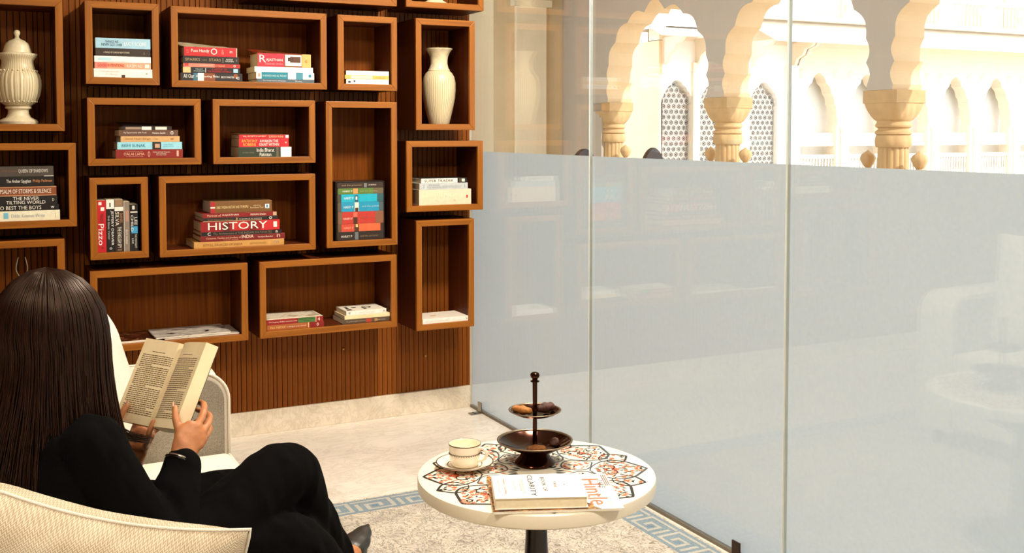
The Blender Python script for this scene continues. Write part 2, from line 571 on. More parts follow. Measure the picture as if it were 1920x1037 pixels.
# parapet between the columns with round finials on its posts
def finial_post(y, label):
    t = thing('finial_post', label, 'post', ((AX0 + AX1) / 2, y, 0), 0, 'finial posts of the verandah parapet')
    MB().lathe([(0.05, 0), (0.05, 0.92), (0.036, 0.95), (0.03, 0.97)], 24).build('post', M['ochre_stone'], t, smooth=30)
    MB().lathe([(0.03, 0.97), (0.055, 1.0), (0.075, 1.045), (0.078, 1.07), (0.065, 1.10), (0.035, 1.122), (0.012, 1.14), (0.0005, 1.15)], 28, rad=lambda a, z, r: r * (1 + 0.04 * math.cos(8 * a))).build('finial', M['ochre_stone'], t, smooth=60)
fl = {0: 'round stone finial right of the farthest left column', 1: 'round stone finial left of the middle column', 2: 'round stone finial right of the middle column',
      3: 'round stone finial left of the large right column', 4: 'round stone finial right of the large right column'}
idx = 0
for k in range(4):
    for s in (1, -1):
        if k == 0 and s == 1: continue
        finial_post(ctr[k] + s * 0.335, fl.get(idx, 'round stone finial %s of the column beyond the right edge' % ('left' if s > 0 else 'right')))
        idx += 1
for k in range(5):
    t = tag(MB().box((6.02, ctr[k + 1] + .38, 0.0), (6.12, ctr[k] - .38, 0.86)).build('parapet_wall', M['ochre_light'], bevel=0.01),
            ['stone parapet under the leftmost arch', 'stone parapet under the middle arch', 'stone parapet under the right arch', 'stone parapet beyond the right edge', 'farthest right stone parapet out of view'][k], 'parapet', 'parapets under the arches')

# dark rounded chair backs on the verandah, only their tops show above the frosted film
def cafe_chair(x, y, rz, label):
    t = thing('verandah_chair', label, 'chair', (x, y, 0), rz, 'dark chairs on the verandah')
    ms = plain('1a1512', 0.5)
    MB().box((-.22, -.22, .42), (.22, .22, .46)).build('seat', ms, t, bevel=.01)
    for sx in (-1, 1):
        for sy in (-1, 1):
            MB().tube([(sx * .19, sy * .19, 0), (sx * .19, sy * .19, .43)], .016, 8).build('leg', ms, t)
    pts = [(-.21, .2, .46), (-.2, .22, .95), (-.15, .235, 1.13), (0, .24, 1.21), (.15, .235, 1.13), (.2, .22, .95), (.21, .2, .46)]
    poly = [(p.x, p.z) for p in smooth_curve(pts, 6)]
    MB().prism(poly, .2, .235, 'y').build('backrest', ms, t, bevel=.008)
cafe_chair(2.105, 2.10, 0.5, 'dark round-backed chair left of the glass joint, only its top showing')
cafe_chair(2.86, 2.28, 0.5, 'dark round-backed chair just right of the glass joint, only its top showing')

# ------------------------------------------------------------------ palace facade across the courtyard
FY = 10.0
M['fac_white'] = plain('efe6da', 0.85, var=0.03, scale=3)
M['fac_cream'] = plain('e6d3ba', 0.85, var=0.04, scale=3)
M['fac_peach'] = plain('e3c39c', 0.85, var=0.04, scale=3)
M['curtain'] = plain('ece9e4', 0.9, var=0.04, scale=6)
M['jali_back'] = plain('e6ded4', 0.9)
M['jali_shaded'] = plain('b3aaa1', 0.9)  # lattice shade put into this grey; paler back shows as bright holes
fac = thing('palace_facade', 'cream palace facade with arched loggias across the courtyard', 'building', (8.03, FY, -0.15))
def L(p):  # facade coordinates -> local
    return (p[0] - 8.03, p[1] - FY, p[2] + 0.15)
def fbox(a, b, name, m, parent=None, bevel=0):
    return MB().box(L(a), L(b)).build(name, m, parent or fac, bevel=bevel)
fbox((8.11, FY + 0.45, -0.15), (24, FY + 0.75, 6.5), 'rear_wall', M['curtain'])
fbox((8.03, FY + 0.0, -0.15), (8.10, FY + 4.5, 2.85), 'side_wall', M['fac_peach'])
fbox((8.101, FY + 0.0, -0.15), (24, FY + 0.449, 0.299), 'plinth', M['fac_cream'])
def cusped(xc, w, zs, za, n=5):
    """small cusped pointed arch, right springing -> left springing"""
    def basep(t):
        return Vector((w * max(0.0, 1 - t ** 2.3), zs + (za - zs) * t ** 0.95))
    right = []
    for i in range(n):
        a, b = basep(i / n), basep((i + 1) / n)
        d = b - a
        nr = Vector((d.y, -d.x)).normalized()
        for q in range(5):
            t = q / 5
            right.append(a + d * t + nr * (0.14 * d.length * math.sin(PI * t)))
    right.append(Vector((0, za)))
    return [(xc + p.x, p.y) for p in right] + [(xc - p.x, p.y) for p in reversed(right[:-1])]
def arch_bay(x0, x1, xc, w, zs, za, z_sill, z_top, name, m, y0=0.0, y1=0.25):
    cu = cusped(xc, w, zs, za)
    poly = [(x1, z_sill), (xc + w, z_sill)] + cu + [(xc - w, z_sill), (x0, z_sill), (x0, z_top), (x1, z_top)]
    poly = [(p[0] - 8.03, p[1] + 0.15) for p in poly]
    return MB().prism(poly, y0, y1, 'y').build(name, m, fac)
# open arches of the ground floor loggia
axs = [11.55 + 1.177 * k for k in range(8)]
for k, xc in enumerate(axs):
    arch_bay(xc - .5885, xc + .5885, xc, 0.43, 1.42, 2.40, 0.30, 2.86, 'loggia_arch', M['fac_cream'])
    # half columns, rosettes, railing with lattice
    MB().lathe([(0.075, 0.3), (0.07, 0.35), (0.06, 0.4), (0.055, 1.2), (0.07, 1.28), (0.055, 1.32), (0.085, 1.40), (0.085, 1.43)], 18, c=L((xc + .5885, FY - 0.03, 0))).build('half_column', M['fac_white'], fac, smooth=40)
    for s in (-1, 1):
        o = MB().lathe([(0.0005, 0.02), (0.03, 0.02), (0.04, 0.012), (0.07, 0.012), (0.08, 0.0)], 20).build('rosette', M['fac_cream'], fac, smooth=40)
        o.location = L((xc + s * .40, FY - 0.001, 2.38)); o.rotation_euler = (PI / 2, 0, 0)
    fbox((xc - .43, FY + .05, 0.83), (xc + .43, FY + .12, 0.90), 'hand_rail', M['fac_white'])
    fbox((xc - .43, FY + .06, 1.06), (xc + .43, FY + .11, 1.12), 'upper_rail', M['fac_white'])
    fbox((xc - .43, FY + .10, 1.12), (xc + .43, FY + .20, 1.30), 'curtain_band', M['fac_white'])
    mb = MB()
    for q in range(12):
        xx = xc - .40 + .8 * q / 11
        mb.tube([L((xx, FY + .085, .32)), L((xx, FY + .085, .5)), L((xx, FY + .085, .66)), L((xx, FY + .085, .84))], [.014, .024, .014, .02], 8)
    tag(mb.build('baluster_row', M['fac_white'], fac, smooth=True), kind='stuff')
# screened bays left of the loggia
def jali(x0, x1, zs, za, z0=0.30):
    xc, w = (x0 + x1) / 2, (x1 - x0) / 2
    pitch = 0.105
    mb = MB()
    rows = int((za - z0) / (pitch * .866)) + 2
    for r in range(rows):
        for c in range(-1, int((x1 - x0) / pitch) + 2):
            px = x0 + c * pitch + (pitch / 2 if r % 2 else 0)
            pz = z0 + r * pitch * .866
            # keep cells inside the arch
            lim = w if pz < zs else w * max(0.0, 1 - ((pz - zs) / (za - zs)) ** 1.6)
            if abs(px - xc) > lim or pz > za: continue
            ro, ri = pitch * .56, pitch * .40
            vs, fs = [], []
            for q in range(6):
                a = PI / 6 + q * PI / 3
                for rr in (ro, ri):
                    vs.append(L((px + rr * math.cos(a), FY + .10, pz + rr * math.sin(a))))
                    vs.append(L((px + rr * math.cos(a), FY + .13, pz + rr * math.sin(a))))
            for q in range(6):
                a, b = q * 4, ((q + 1) % 6) * 4
                fs += [(a, b, b + 2, a + 2), (a + 2, b + 2, b + 3, a + 3)]
            mb.add(vs, fs)
            k = pitch * .2
            mb.box(L((px - k, FY + .105, pz - .012)), L((px + k, FY + .125, pz + .012)))
            mb.box(L((px - .012, FY + .105, pz - k)), L((px + .012, FY + .125, pz + k)))
    tag(mb.build('jali_screen', M['jali_shaded'], fac, recalc=False), kind='stuff')
    MB().box(L((x0 - .02, FY + .2, z0)), L((x1 + .02, FY + .24, za + .05))).build('screen_back', M['jali_back'], fac)
jb = [(8.09, 8.716, 8.10, 8.80), (8.884, 9.50, 8.80, 9.72), (9.958, 10.584, 9.72, 10.96)]
for (a, b, e0, e1) in jb:
    arch_bay(e0, e1, (a + b) / 2, (b - a) / 2, 1.75, 2.20, 0.30, 2.86, 'screen_bay', M['fac_white'])
    jali(a, b, 1.75, 2.18)
fbox((8.70, FY - .06, 0.2), (8.80, FY, 2.5), 'pilaster', M['fac_cream'])
fbox((9.66, FY - .06, 0.2), (9.78, FY, 2.5), 'pilaster', M['fac_cream'])
fbox((10.75, FY - .12, 0.2), (10.96, FY, 2.5), 'pilaster', M['fac_white'])
# deep sloping eaves, carried by brackets
def eave(x0, x1, name):
    vs = [L(p) for p in ((x0, FY - .75, 2.86), (x1, FY - .75, 2.86), (x1, FY + .02, 3.22), (x0, FY + .02, 3.22),
                         (x0, FY - .75, 2.93), (x1, FY - .75, 2.93), (x1, FY + .02, 3.30), (x0, FY + .02, 3.30))]
    MB().hexa(vs).build(name, M['fac_white'], fac)
eave(7.55, 9.0, 'eave'); eave(9.9, 24, 'eave')
fbox((8.03, FY, 2.861), (24, FY + .3, 3.299), 'frieze', M['fac_cream'])
for bx in (8.14, 8.80, 10.0, 10.9, 11.0):
    poly = [(-.6, 2.90), (0, 2.90), (0, 2.45), (-.10, 2.50), (-.16, 2.62), (-.30, 2.68), (-.36, 2.78), (-.52, 2.82)]
    MB().prism([(p[0], p[1] + .15) for p in poly], bx - 8.03 - .03, bx - 8.03 + .03, 'x').build('bracket', M['fac_cream'], fac)
# little curved roof over the screened bay
def roof(u, v):
    a = PI * v
    x = 7.75 + 1.25 * u
    sx = 1 - 0.25 * abs(2 * u - 1) ** 4
    return L((x, FY - .1 - .55 * math.cos(a) * 1.0, 3.02 + .40 * math.sin(a) ** .6 * (1 - abs(2 * u - 1) ** 5)))
MB().grid(roof, 28, 16).build('curved_roof', M['fac_white'], fac, smooth=True)
# upper balcony
fbox((8.03, FY + .15, 3.30), (24, FY + .4, 6.5), 'upper_wall', M['fac_white'])
fbox((9.95, FY - .35, 3.30), (24, FY + .15, 3.36), 'balcony_slab', M['fac_white'])
fbox((9.95, FY - .34, 3.78), (24, FY - .26, 3.86), 'balcony_rail', M['fac_white'])
for k in range(-1, 8):
    bx = 12.13 + 1.177 * k
    fbox((bx - .10, FY - .36, 3.36), (bx + .10, FY - .24, 4.6), 'balcony_post', M['fac_white'])
    mb = MB()
    for q in range(8):
        xx = bx + .22 + .74 * q / 7
        mb.tube([L((xx, FY - .3, 3.36)), L((xx, FY - .3, 3.46)), L((xx, FY - .3, 3.6)), L((xx, FY - .3, 3.79))], [.012, .026, .014, .02], 8)
    tag(mb.build('baluster_row', M['fac_cream'], fac, smooth=True), kind='stuff')
    if k >= 0:
        arch_bay(bx + .0, bx + 1.177, bx + .5885, 0.36, 4.1, 4.9, 3.36, 6.5, 'balcony_arch', M['fac_cream'], 0.0, 0.14)
# ------------------------------------------------------------------ wooden shelf boxes on the cladding
BD, BT = 0.24, 0.027
boxes = [
 # key, x0, x1, z0, z1, veneer back, label
 ('A', -2.46, -1.828, 1.347, 1.850, False, 'wooden shelf box at the left edge holding the lidded white urn'),
 ('B', -1.749, -1.474, 1.5305, 1.853, True, 'small wooden shelf box holding the stack topped by a light blue book'),
 ('C', -1.428, -0.785, 1.5245, 1.849, True, 'wide wooden shelf box of the upper row with two book stacks'),
 ('D', -0.736, -0.4645, 1.5245, 1.848, True, 'small square wooden shelf box with three thin books'),
 ('E', -0.3755, -0.0855, 1.351, 1.850, False, 'tall wooden shelf box with the open-necked white vase'),
 ('F', -1.107, -0.4645, 1.897, 2.222, True, 'wide wooden shelf box of the top row cut off by the upper edge'),
 ('G', -0.421, -0.0405, 1.898, 2.222, False, 'wooden shelf box at the top right corner with a white urn foot'),
 ('H', -1.746, -1.315, 1.211, 1.477, True, 'wooden shelf box with the stack that has a maroon book at its foot'),
 ('I', -1.2675, -0.838, 1.211, 1.477, True, 'wooden shelf box with red books on a dark green book'),
 ('J', -0.791, -0.4665, 0.8405, 1.475, True, 'tall wooden shelf box with the colourful boxed book set'),
 ('K', -2.40, -1.790, 0.977, 1.301, False, 'wooden shelf box at the left edge with a stack of dark novels'),
 ('L', -1.743, -1.525, 0.841, 1.1636, True, 'narrow wooden shelf box with five upright books'),
 ('M', -1.483, -0.840, 0.8375, 1.164, True, 'wide wooden shelf box with the big stack of red history books'),
 ('N', -0.4225, -0.045, 0.983, 1.302, False, 'wooden shelf box by the glass with a thick cream book'),
 ('O', -0.3765, -0.0905, 0.4425, 0.943, False, 'tall wooden shelf box by the glass with a single white book'),
 ('P', -2.44, -1.836, 0.43, 0.930, False, 'wooden shelf box at the left edge behind the reader\'s head'),
 ('Q', -1.747, -1.1325, 0.471, 0.7964, True, 'wide low wooden shelf box with magazines behind the reader'),
 ('R', -1.083, -0.471, 0.4715, 0.796, True, 'wide low wooden shelf box with two short book stacks'),
]
for key, x0, x1, z0, z1, veneer, label in boxes:
    w, h, t = x1 - x0, z1 - z0, BT
    o = thing('wall_shelf_box', label, 'shelf', (x0, -0.0045 if x0 < -.535 else 0.0, z0), 0, 'wooden shelf boxes on the wall')
    y0 = -BD + (0.0045 if x0 < -.535 else 0.0)
    bot = [(0, 0), (w, 0), (w - t, t), (t, t)]
    top = [(0, h), (t, h - t), (w - t, h - t), (w, h)]
    lef = [(0, 0), (t, t), (t, h - t), (0, h)]
    rig = [(w, 0), (w, h), (w - t, h - t), (w - t, t)]
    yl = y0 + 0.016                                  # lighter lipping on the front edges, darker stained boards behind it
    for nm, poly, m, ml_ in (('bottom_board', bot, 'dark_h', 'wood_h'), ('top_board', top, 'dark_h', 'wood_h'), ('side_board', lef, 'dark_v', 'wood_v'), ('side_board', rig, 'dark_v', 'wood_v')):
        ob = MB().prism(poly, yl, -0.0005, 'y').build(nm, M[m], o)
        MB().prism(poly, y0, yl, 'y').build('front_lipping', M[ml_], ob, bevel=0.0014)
    if veneer:
        MB().box((t, -0.012, t), (w - t, -0.0006, h - t)).build('back_panel', M['veneer'], o)

# ------------------------------------------------------------------ bone-white vases
def bone(name, n_lines):
    m, nt, b = new_mat(name)
    tc = nt.nodes.new('ShaderNodeTexCoord')
    sx = nt.nodes.new('ShaderNodeSeparateXYZ')
    nt.links.new(tc.outputs['Object'], sx.inputs[0])
    at = nt.nodes.new('ShaderNodeMath'); at.operation = 'ARCTAN2'
    nt.links.new(sx.outputs['Y'], at.inputs[0]); nt.links.new(sx.outputs['X'], at.inputs[1])
    mu = nt.nodes.new('ShaderNodeMath'); mu.operation = 'MULTIPLY'; mu.inputs[1].default_value = n_lines / (2 * PI)
    nt.links.new(at.outputs[0], mu.inputs[0])
    fr = nt.nodes.new('ShaderNodeMath'); fr.operation = 'FRACT'
    nt.links.new(mu.outputs[0], fr.inputs[0])
    nz = tex_noise(nt, 26, 4)
    ad = nt.nodes.new('ShaderNodeMath'); ad.operation = 'MULTIPLY_ADD'; ad.inputs[1].default_value = 0.16
    nt.links.new(nz, ad.inputs[0]); nt.links.new(fr.outputs[0], ad.inputs[2])
    line = ramp(nt, ad.outputs[0], [(0.10, srgb('93794f')), (0.24, srgb('dccba2')), (0.85, srgb('e8d9b6')), (1.0, srgb('cdb88a'))])
    nt.links.new(line, b.inputs['Base Color'])
    b.inputs['Roughness'].default_value = 0.38
    bump(nt, b, fr.outputs[0], 0.25, 0.001)
    return m
M['bone_lines'] = bone('bone_inlay_lines', 46)
M['bone'] = plain('e6d6b2', 0.4, var=0.14, scale=40, name='bone_plain')
M['bone_dark'] = plain('d8c59b', 0.5, var=0.10, scale=60)

urn = thing('lidded_urn', 'white lidded urn with a fluted body in the shelf box at the left edge', 'urn', (-1.985, -0.13, 1.374))
MB().lathe([(0.0685, 0.0), (0.070, 0.010), (0.062, 0.018), (0.045, 0.026), (0.038, 0.040), (0.037, 0.052), (0.040, 0.058), (0.047, 0.060), (0.047, 0.067), (0.040, 0.070)], 48).build('foot', M['bone'], urn, smooth=40)
def flute(a, z, r):
    k = max(0.0, min(1.0, (z - 0.075) / 0.012)) * max(0.0, min(1.0, (0.208 - z) / 0.012))
    return r * (1 + 0.030 * k * abs(math.sin(14 * a)) - 0.008)
MB().lathe([(0.045, 0.070), (0.058, 0.080), (0.068, 0.090), (0.0765, 0.110), (0.081, 0.130), (0.083, 0.150), (0.082, 0.170), (0.077, 0.190), (0.069, 0.204), (0.062, 0.215), (0.0580, 0.232), (0.058, 0.245), (0.063, 0.255), (0.070, 0.262), (0.071, 0.266)], 168, rad=flute).build('body', M['bone_lines'], urn, smooth=50)
bd = MB()
for kk in range(24):
    a = 2 * PI * kk / 24
    for z, r in ((0.206, 0.069), (0.087, 0.0665)):
        bd.lathe([(0.0002, -0.0035), (0.003, -0.002), (0.0038, 0.0), (0.003, 0.002), (0.0002, 0.0035)], 8, c=(r * math.cos(a), r * math.sin(a), z))
tag(bd.build('bead_rows', M['bone'], urn, smooth=True), kind='stuff')
lid = MB().lathe([(0.071, 0.266), (0.071, 0.272), (0.052, 0.275), (0.050, 0.283), (0.048, 0.290), (0.046, 0.296), (0.046, 0.300), (0.040, 0.312), (0.028, 0.322), (0.012, 0.329), (0.008, 0.334)], 48).build('lid', M['bone'], urn, smooth=40)
MB().lathe([(0.008, 0.333), (0.0075, 0.341), (0.0115, 0.348), (0.012, 0.354), (0.009, 0.361), (0.0005, 0.364)], 24).build('lid_knob', M['bone'], lid, smooth=True)

vs_ = thing('vase', 'white ribbed vase with an open flared neck in the tall shelf box by the glass', 'vase', (-0.218, -0.13, 1.378))
MB().lathe([(0.046, 0.0), (0.048, 0.004), (0.0565, 0.040), (0.066, 0.080), (0.0735, 0.118), (0.0765, 0.155), (0.0765, 0.19), (0.071, 0.218), (0.062, 0.234), (0.050, 0.246)], 120, rad=lambda a, z, r: r * (1 + 0.006 * math.cos(46 * a))).build('body', M['bone_lines'], vs_, smooth=50)
MB().lathe([(0.0485, 0.245), (0.0505, 0.249), (0.0445, 0.258), (0.0395, 0.278), (0.0395, 0.293), (0.042, 0.310), (0.049, 0.328), (0.058, 0.340), (0.0622, 0.345), (0.0628, 0.349), (0.058, 0.350), (0.046, 0.335), (0.037, 0.30), (0.036, 0.25)], 64).build('neck', M['bone'], vs_, smooth=40)
u2 = thing('urn', 'white urn in the top right shelf box, only its round foot in view', 'urn', (-0.236, -0.13, 1.925))
MB().lathe([(0.055, 0.0), (0.057, 0.008), (0.05, 0.014), (0.036, 0.022), (0.034, 0.045)], 48).build('foot', M['bone'], u2, smooth=40)
MB().lathe([(0.036, 0.045), (0.06, 0.07), (0.075, 0.11), (0.072, 0.16), (0.055, 0.19), (0.05, 0.21), (0.06, 0.225)], 120, rad=lambda a, z, r: r * (1 + 0.01 * math.cos(28 * a))).build('body', M['bone_lines'], u2, smooth=50)
# thin gilded ornament behind the reader's head
orn = thing('wire_ornament', 'thin gilded wire ornament in the shelf box behind the reader', 'ornament', (-1.985, -0.15, 0.457))
MB().lathe([(0.05, 0), (0.05, 0.012), (0.012, 0.02), (0.01, 0.25), (0.03, 0.30), (0.0005, 0.33)], 24).build('stand', M['brass'], orn, smooth=40)
for s in (-1, 1):
    pts = smooth_curve([(s * .006, 0, .32), (s * .02, 0, .35), (s * .017, 0, .38), (s * .012, 0, .40)], 6)
    MB().tube(pts, .0022, 8).build('wire', plain('d8c9a8', 0.3, 0.8), orn, smooth=True)
# ------------------------------------------------------------------ books
def paint(c): return plain(c, 0.42, var=0.06, scale=60)
def ink(c): return plain(c, 0.5, var=0.02)
def printed(name, stops, scale):
    m, nt, b = new_mat(name)
    c = ramp(nt, tex_noise(nt, scale, 3, (1, 1.6, 1), .5, .6), stops)
    c.node.color_ramp.interpolation = 'CONSTANT'
    nt.links.new(c, b.inputs['Base Color']); b.inputs['Roughness'].default_value = 0.35
    return m
PRINT = {'d9c9a4': [(0, srgb('3a3128')), (.38, srgb('d9c9a4')), (.60, srgb('b79c6e')), (.66, srgb('e0d2b0'))],
         '8c4a22': [(0, srgb('4a1e0e')), (.42, srgb('8c4a22')), (.58, srgb('8a1f16'))],
         'e4d8c2': [(0, srgb('b9a88a')), (.40, srgb('e4d8c2')), (.62, srgb('c9b898')), (.68, srgb('efe6d4'))]}
def book(label, loc, Lx, th, depth, cover, texts=(), patches=(), hard=False, pages=None, upright=False, group=None, topcol=None, rot=0.0, curl=None):
    """flat book: spine along local x at y = 0 facing -Y, thickness along z, page block behind the spine"""
    t = thing('book', label, 'book', loc, rot, group)
    if upright:
        t.rotation_euler = (0, PI / 2, 0)
    cm = paint(cover)
    ct = 0.0022 if hard else 0.0009
    ov = 0.003 if hard else 0.0004
    mb = MB()
    mb.box((0, ct, 0), (Lx, depth, ct))
    mb.box((0, ct, th - ct), (Lx, depth, th))
    sb = MB().box((0, 0, 0), (Lx, ct, th))
    mb.v += sb.v; n = len(mb.v) - 8
    mb.f += [tuple(i + n for i in f) for f in sb.f]; mb.mi += [0] * 6
    mb.build('cover', cm, t, bevel=0.0006)
    MB().box((ov, ct, ct), (Lx - ov, depth - ov * 1.2, th - ct)).build('page_block', pages or M['pages'], t)
    for kp, p in enumerate(patches):
        u0, u1, v0, v1, c = p
        e = -0.0004 - 0.00022 * kp
        MB().box((u0 * Lx, e, v0 * th), (u1 * Lx, 0.0, v1 * th)).build('spine_panel', ink(c), t)
    for s, u0, u1, v0, v1, c in texts:
        lettering(s, t, ink(c), (u0 * Lx, -0.0007 - 0.00022 * len(patches), v0 * th), ((u1 - u0) * Lx, 0, 0), (0, 0, (v1 - v0) * th), 'spine_lettering')
    if topcol:
        MB().box((0.0005, 0.001, th), (Lx - 0.0005, depth - .001, th + 0.0004)).build('front_cover_print', ink(topcol), t)
    if curl:
        c_, rise, skew = curl
        def sh(u, v):
            return (u * Lx * 0.98 - skew * v * v, 0.002 + v * depth * .9, th + 0.0006 + rise * v ** 1.7 * (0.75 + 0.25 * math.cos(u * 3)))
        o = MB().grid(sh, 10, 8).build('curled_cover', printed('curled_print', PRINT[c_], 22) if c_ in PRINT else ink(c_), t, smooth=True)
        o.modifiers.new('solid', 'SOLIDIFY').thickness = 0.0006
    return t

def stack(y, z, rows, group):
    for r in rows:
        b = book(r['label'], (r['x'], y + r.get('dy', 0), z), r['L'], r['th'], r.get('d', 0.15), r['c'], r.get('t', ()), r.get('p', ()), r.get('hard', False),
                 r.get('pages'), False, group, r.get('top'), r.get('rot', 0.0), r.get('curl'))
        z += r['th'] + 0.0005

W = 'fbf7f0'
G = 'books in the small top left shelf box'
stack(-.240, 1.5577, [
 dict(x=-1.720, L=.218, th=.0337, c='f6f1e8', label='thick white book at the foot of the stack in the small top shelf box', p=[(.47, .53, .0, .30, '4a2b14')],
      t=[('the collected essays', .14, .42, .56, .78, 'd8cfc4'), ('of a lifetime', .2, .4, .26, .46, 'd8cfc4'), ('n', .89, .915, .38, .56, '222222')]),
 dict(x=-1.716, L=.210, th=.0242, c='f0a986', label='salmon paperback lettered in red below a thin white book', dy=.004, p=[(.0, .22, .0, 1, 'ee8f7a'), (.89, .97, .2, .8, 'fdf3e2')],
      t=[('GOOD INTENTIONS', .05, .52, .28, .78, 'c8281e'), ('KASIM ALI', .57, .84, .24, .76, 'fdf3e2')]),
 dict(x=-1.717, L=.211, th=.0242, c='fbf8f4', label='thin white paperback with a pale cyan patch below a black book', dy=.004, p=[(.08, .30, .3, .75, 'bfe9f2')],
      t=[('an island summer', .13, .55, .12, .26, 'b9b4ae'), ('the', .05, .085, .4, .6, '8f9ba6')]),
 dict(x=-1.711, L=.204, th=.0299, c='3a2b22', label='black paperback directly under the light blue book', dy=.005,
      t=[('A WORLD OF CURIOUS NIGHT STORIES', .14, .61, .38, .58, 'efe2c8'), ('I', .875, .885, .3, .6, '9c8a74')]),
 dict(x=-1.712, L=.205, th=.0396, c='a9d3e6', label='light blue thick paperback on top of the small top shelf stack', dy=.004,
      t=[('THINGS WE\nNEVER GOT OVER', .11, .48, .22, .78, '1c3b4c'), ('LUCY SCORE', .52, .92, .30, .66, 'ffffff')]),
], G)
G = 'books in the left stack of the wide upper shelf box'
stack(-.228, 1.5517, [
 dict(x=-1.390, L=.247, th=.0317, c='2a211d', label='dark patterned paperback at the foot of the stack under the wide upper shelf',
      p=[(.20, .27, 0, 1, '3f6f86'), (.27, .37, 0, 1, 'dbe7ef'), (.37, .55, 0, 1, '8a4a26'), (.86, .92, .4, .95, '9a5226')],
      t=[('All Our', .04, .21, .35, .85, 'fdfaf0'), ('Shimmering Skies', .24, .62, .38, .74, 'fdfaf0'), ('BECKY MASTER', .65, .86, .40, .64, 'fdfaf0'), ('c', .89, .95, .3, .6, 'ffffff')]),
 dict(x=-1.381, L=.229, th=.0223, c='1d1512', label='thin black paperback with red lettering and an orange panel on its spine', p=[(0, .13, 0, 1, 'f0c489'), (.88, .96, .15, .85, 'a9cfe4'), (.385, .395, .1, .9, 'efe6d6')],
      t=[('WILLIAM\nWOODRUFF', .18, .37, .2, .85, '9fb0b0'), ('A HISTORY OF\nTHE MODERN WORLD', .42, .84, .12, .88, 'c9261c')]),
 dict(x=-1.380, L=.228, th=.0157, c='d98573', label='thin pink and red paperback under a black star-titled book', p=[(.55, 1, .0, 1, 'b8342a'), (.02, .09, .3, 1, 'c83a30')],
      t=[('wandering souls', .28, .52, .3, .75, 'f4d6a8'), ('a novel', .56, .72, .3, .7, 'f4d6a8'), ('o', .88, .92, .2, .8, 'fff6e0')]),
 dict(x=-1.381, L=.225, th=.0284, c='231a15', label='black hardback lettered SPARKS in the wide upper shelf box', hard=True, p=[(.705, .712, .15, .85, 'b7a184')],
      t=[('SPARKS', .04, .30, .34, .72, 'b9976c'), ('LIKE', .34, .42, .38, .6, '9a7c58'), ('STARS', .46, .67, .34, .72, 'b9976c'), ('NADIA\nHASHIMI', .75, .90, .28, .76, 'f4ecdf'), ('c', .945, .965, .4, .66, 'b7a184')]),
 dict(x=-1.376, L=.212, th=.0371, c='c51f22', label='bright red paperback with a curled open cover on the upper shelf stack', p=[(.985, 1, 0, 1, 'e4d7bd')], curl=('d9c9a4', .030, .022),
      t=[('Puss Handy', .13, .47, .32, .78, 'fff4ea'), ('O', .50, .62, .2, .9, 'fdf5ec'), ('&', .70, .75, .25, .8, 'e98a80'), ('s', .04, .09, .3, .7, 'e05a54'), ('m', .86, .91, .42, .66, 'fff4ea')]),
], G)
G = 'books in the right stack of the wide upper shelf box'
stack(-.226, 1.5517, [
 dict(x=-1.082, L=.245, th=.0135, c='54646c', label='thin grey-blue book at the foot of the stack right of the red paperbacks', t=[('The Untold History of Rajputana', .10, .50, .25, .7, 'dfe6ea'), ('Sharma', .66, .78, .25, .7, 'dfe6ea')]),
 dict(x=-1.085, L=.248, th=.0282, c='eef0f0', label='teal and white book second from the foot in the wide upper shelf', pages=M['pages'],
      p=[(.09, .54, 0, 1, '1c8496'), (.68, .80, 0, 1, '4a90a4'), (.03, .07, .3, .8, 'e6a08c'), (.90, .945, .35, .75, '2a8aa6')],
      t=[('IN XANADU AND ALL THE EAST', .11, .52, .35, .62, 'd9f2f2')]),
 dict(x=-1.092, L=.250, th=.0221, c='fbf8f2', label='plain white book under the thick crimson travel book', t=[('selected letters', .74, .84, .3, .65, 'd7ccb8'), ('o', .92, .94, .4, .7, 'c8c0b4')]),
 dict(x=-1.078, L=.227, th=.0557, c='e9b464', label='thick crimson and gold travel book with an animal picture on its spine', hard=True,
      p=[(0, .49, .0, 1, 'd52a3f'), (.49, .83, 0, 1, '8a4a1c'), (.51, .82, .1, .93, 'fdf9f2'), (.60, .80, .35, .8, '5a341a'), (.56, .66, .45, .72, '4a2814')],
      t=[('R', .03, .15, .32, .88, 'fff3ea'), ('AJASTHAN', .15, .46, .36, .62, 'fff3ea'), ('KISHORE SINGH', .14, .46, .14, .28, 'f0a0a0'), ('G', .885, .925, .38, .58, 'b4402a')], curl=('8c4a22', .026, .02)),
], G)
G = 'thin books in the small square shelf box'
stack(-.238, 1.5517, [
 dict(x=-.698, L=.195, th=.0210, c='fcfaf6', label='white paperback with small black brush marks at the foot of three thin books', p=[(.04, .10, .2, .62, '3a3330'), (.17, .21, .35, .75, '4a4440')],
      t=[('zen  a  journey', .32, .86, .35, .66, '6a6a70')]),
 dict(x=-.705, L=.202, th=.0163, c='f0b65e', label='thin orange book between two white paperbacks in the small square box', dy=-.001, p=[(.14, .62, .1, .9, 'fdebc6')], t=[('the power of habit', .20, .58, .25, .7, 'e8c890'), ('ankur', .68, .92, .3, .6, 'b87a2a')]),
 dict(x=-.698, L=.195, th=.0187, c='fdf9f0', label='thin white paperback on top of the three in the small square box', t=[('sunrise and the bamboo   poems   rk', .05, .86, .4, .62, 'a99a98'), ('o', .915, .945, .35, .65, '4a4644')]),
], G)
G = 'books in the shelf box left of centre'
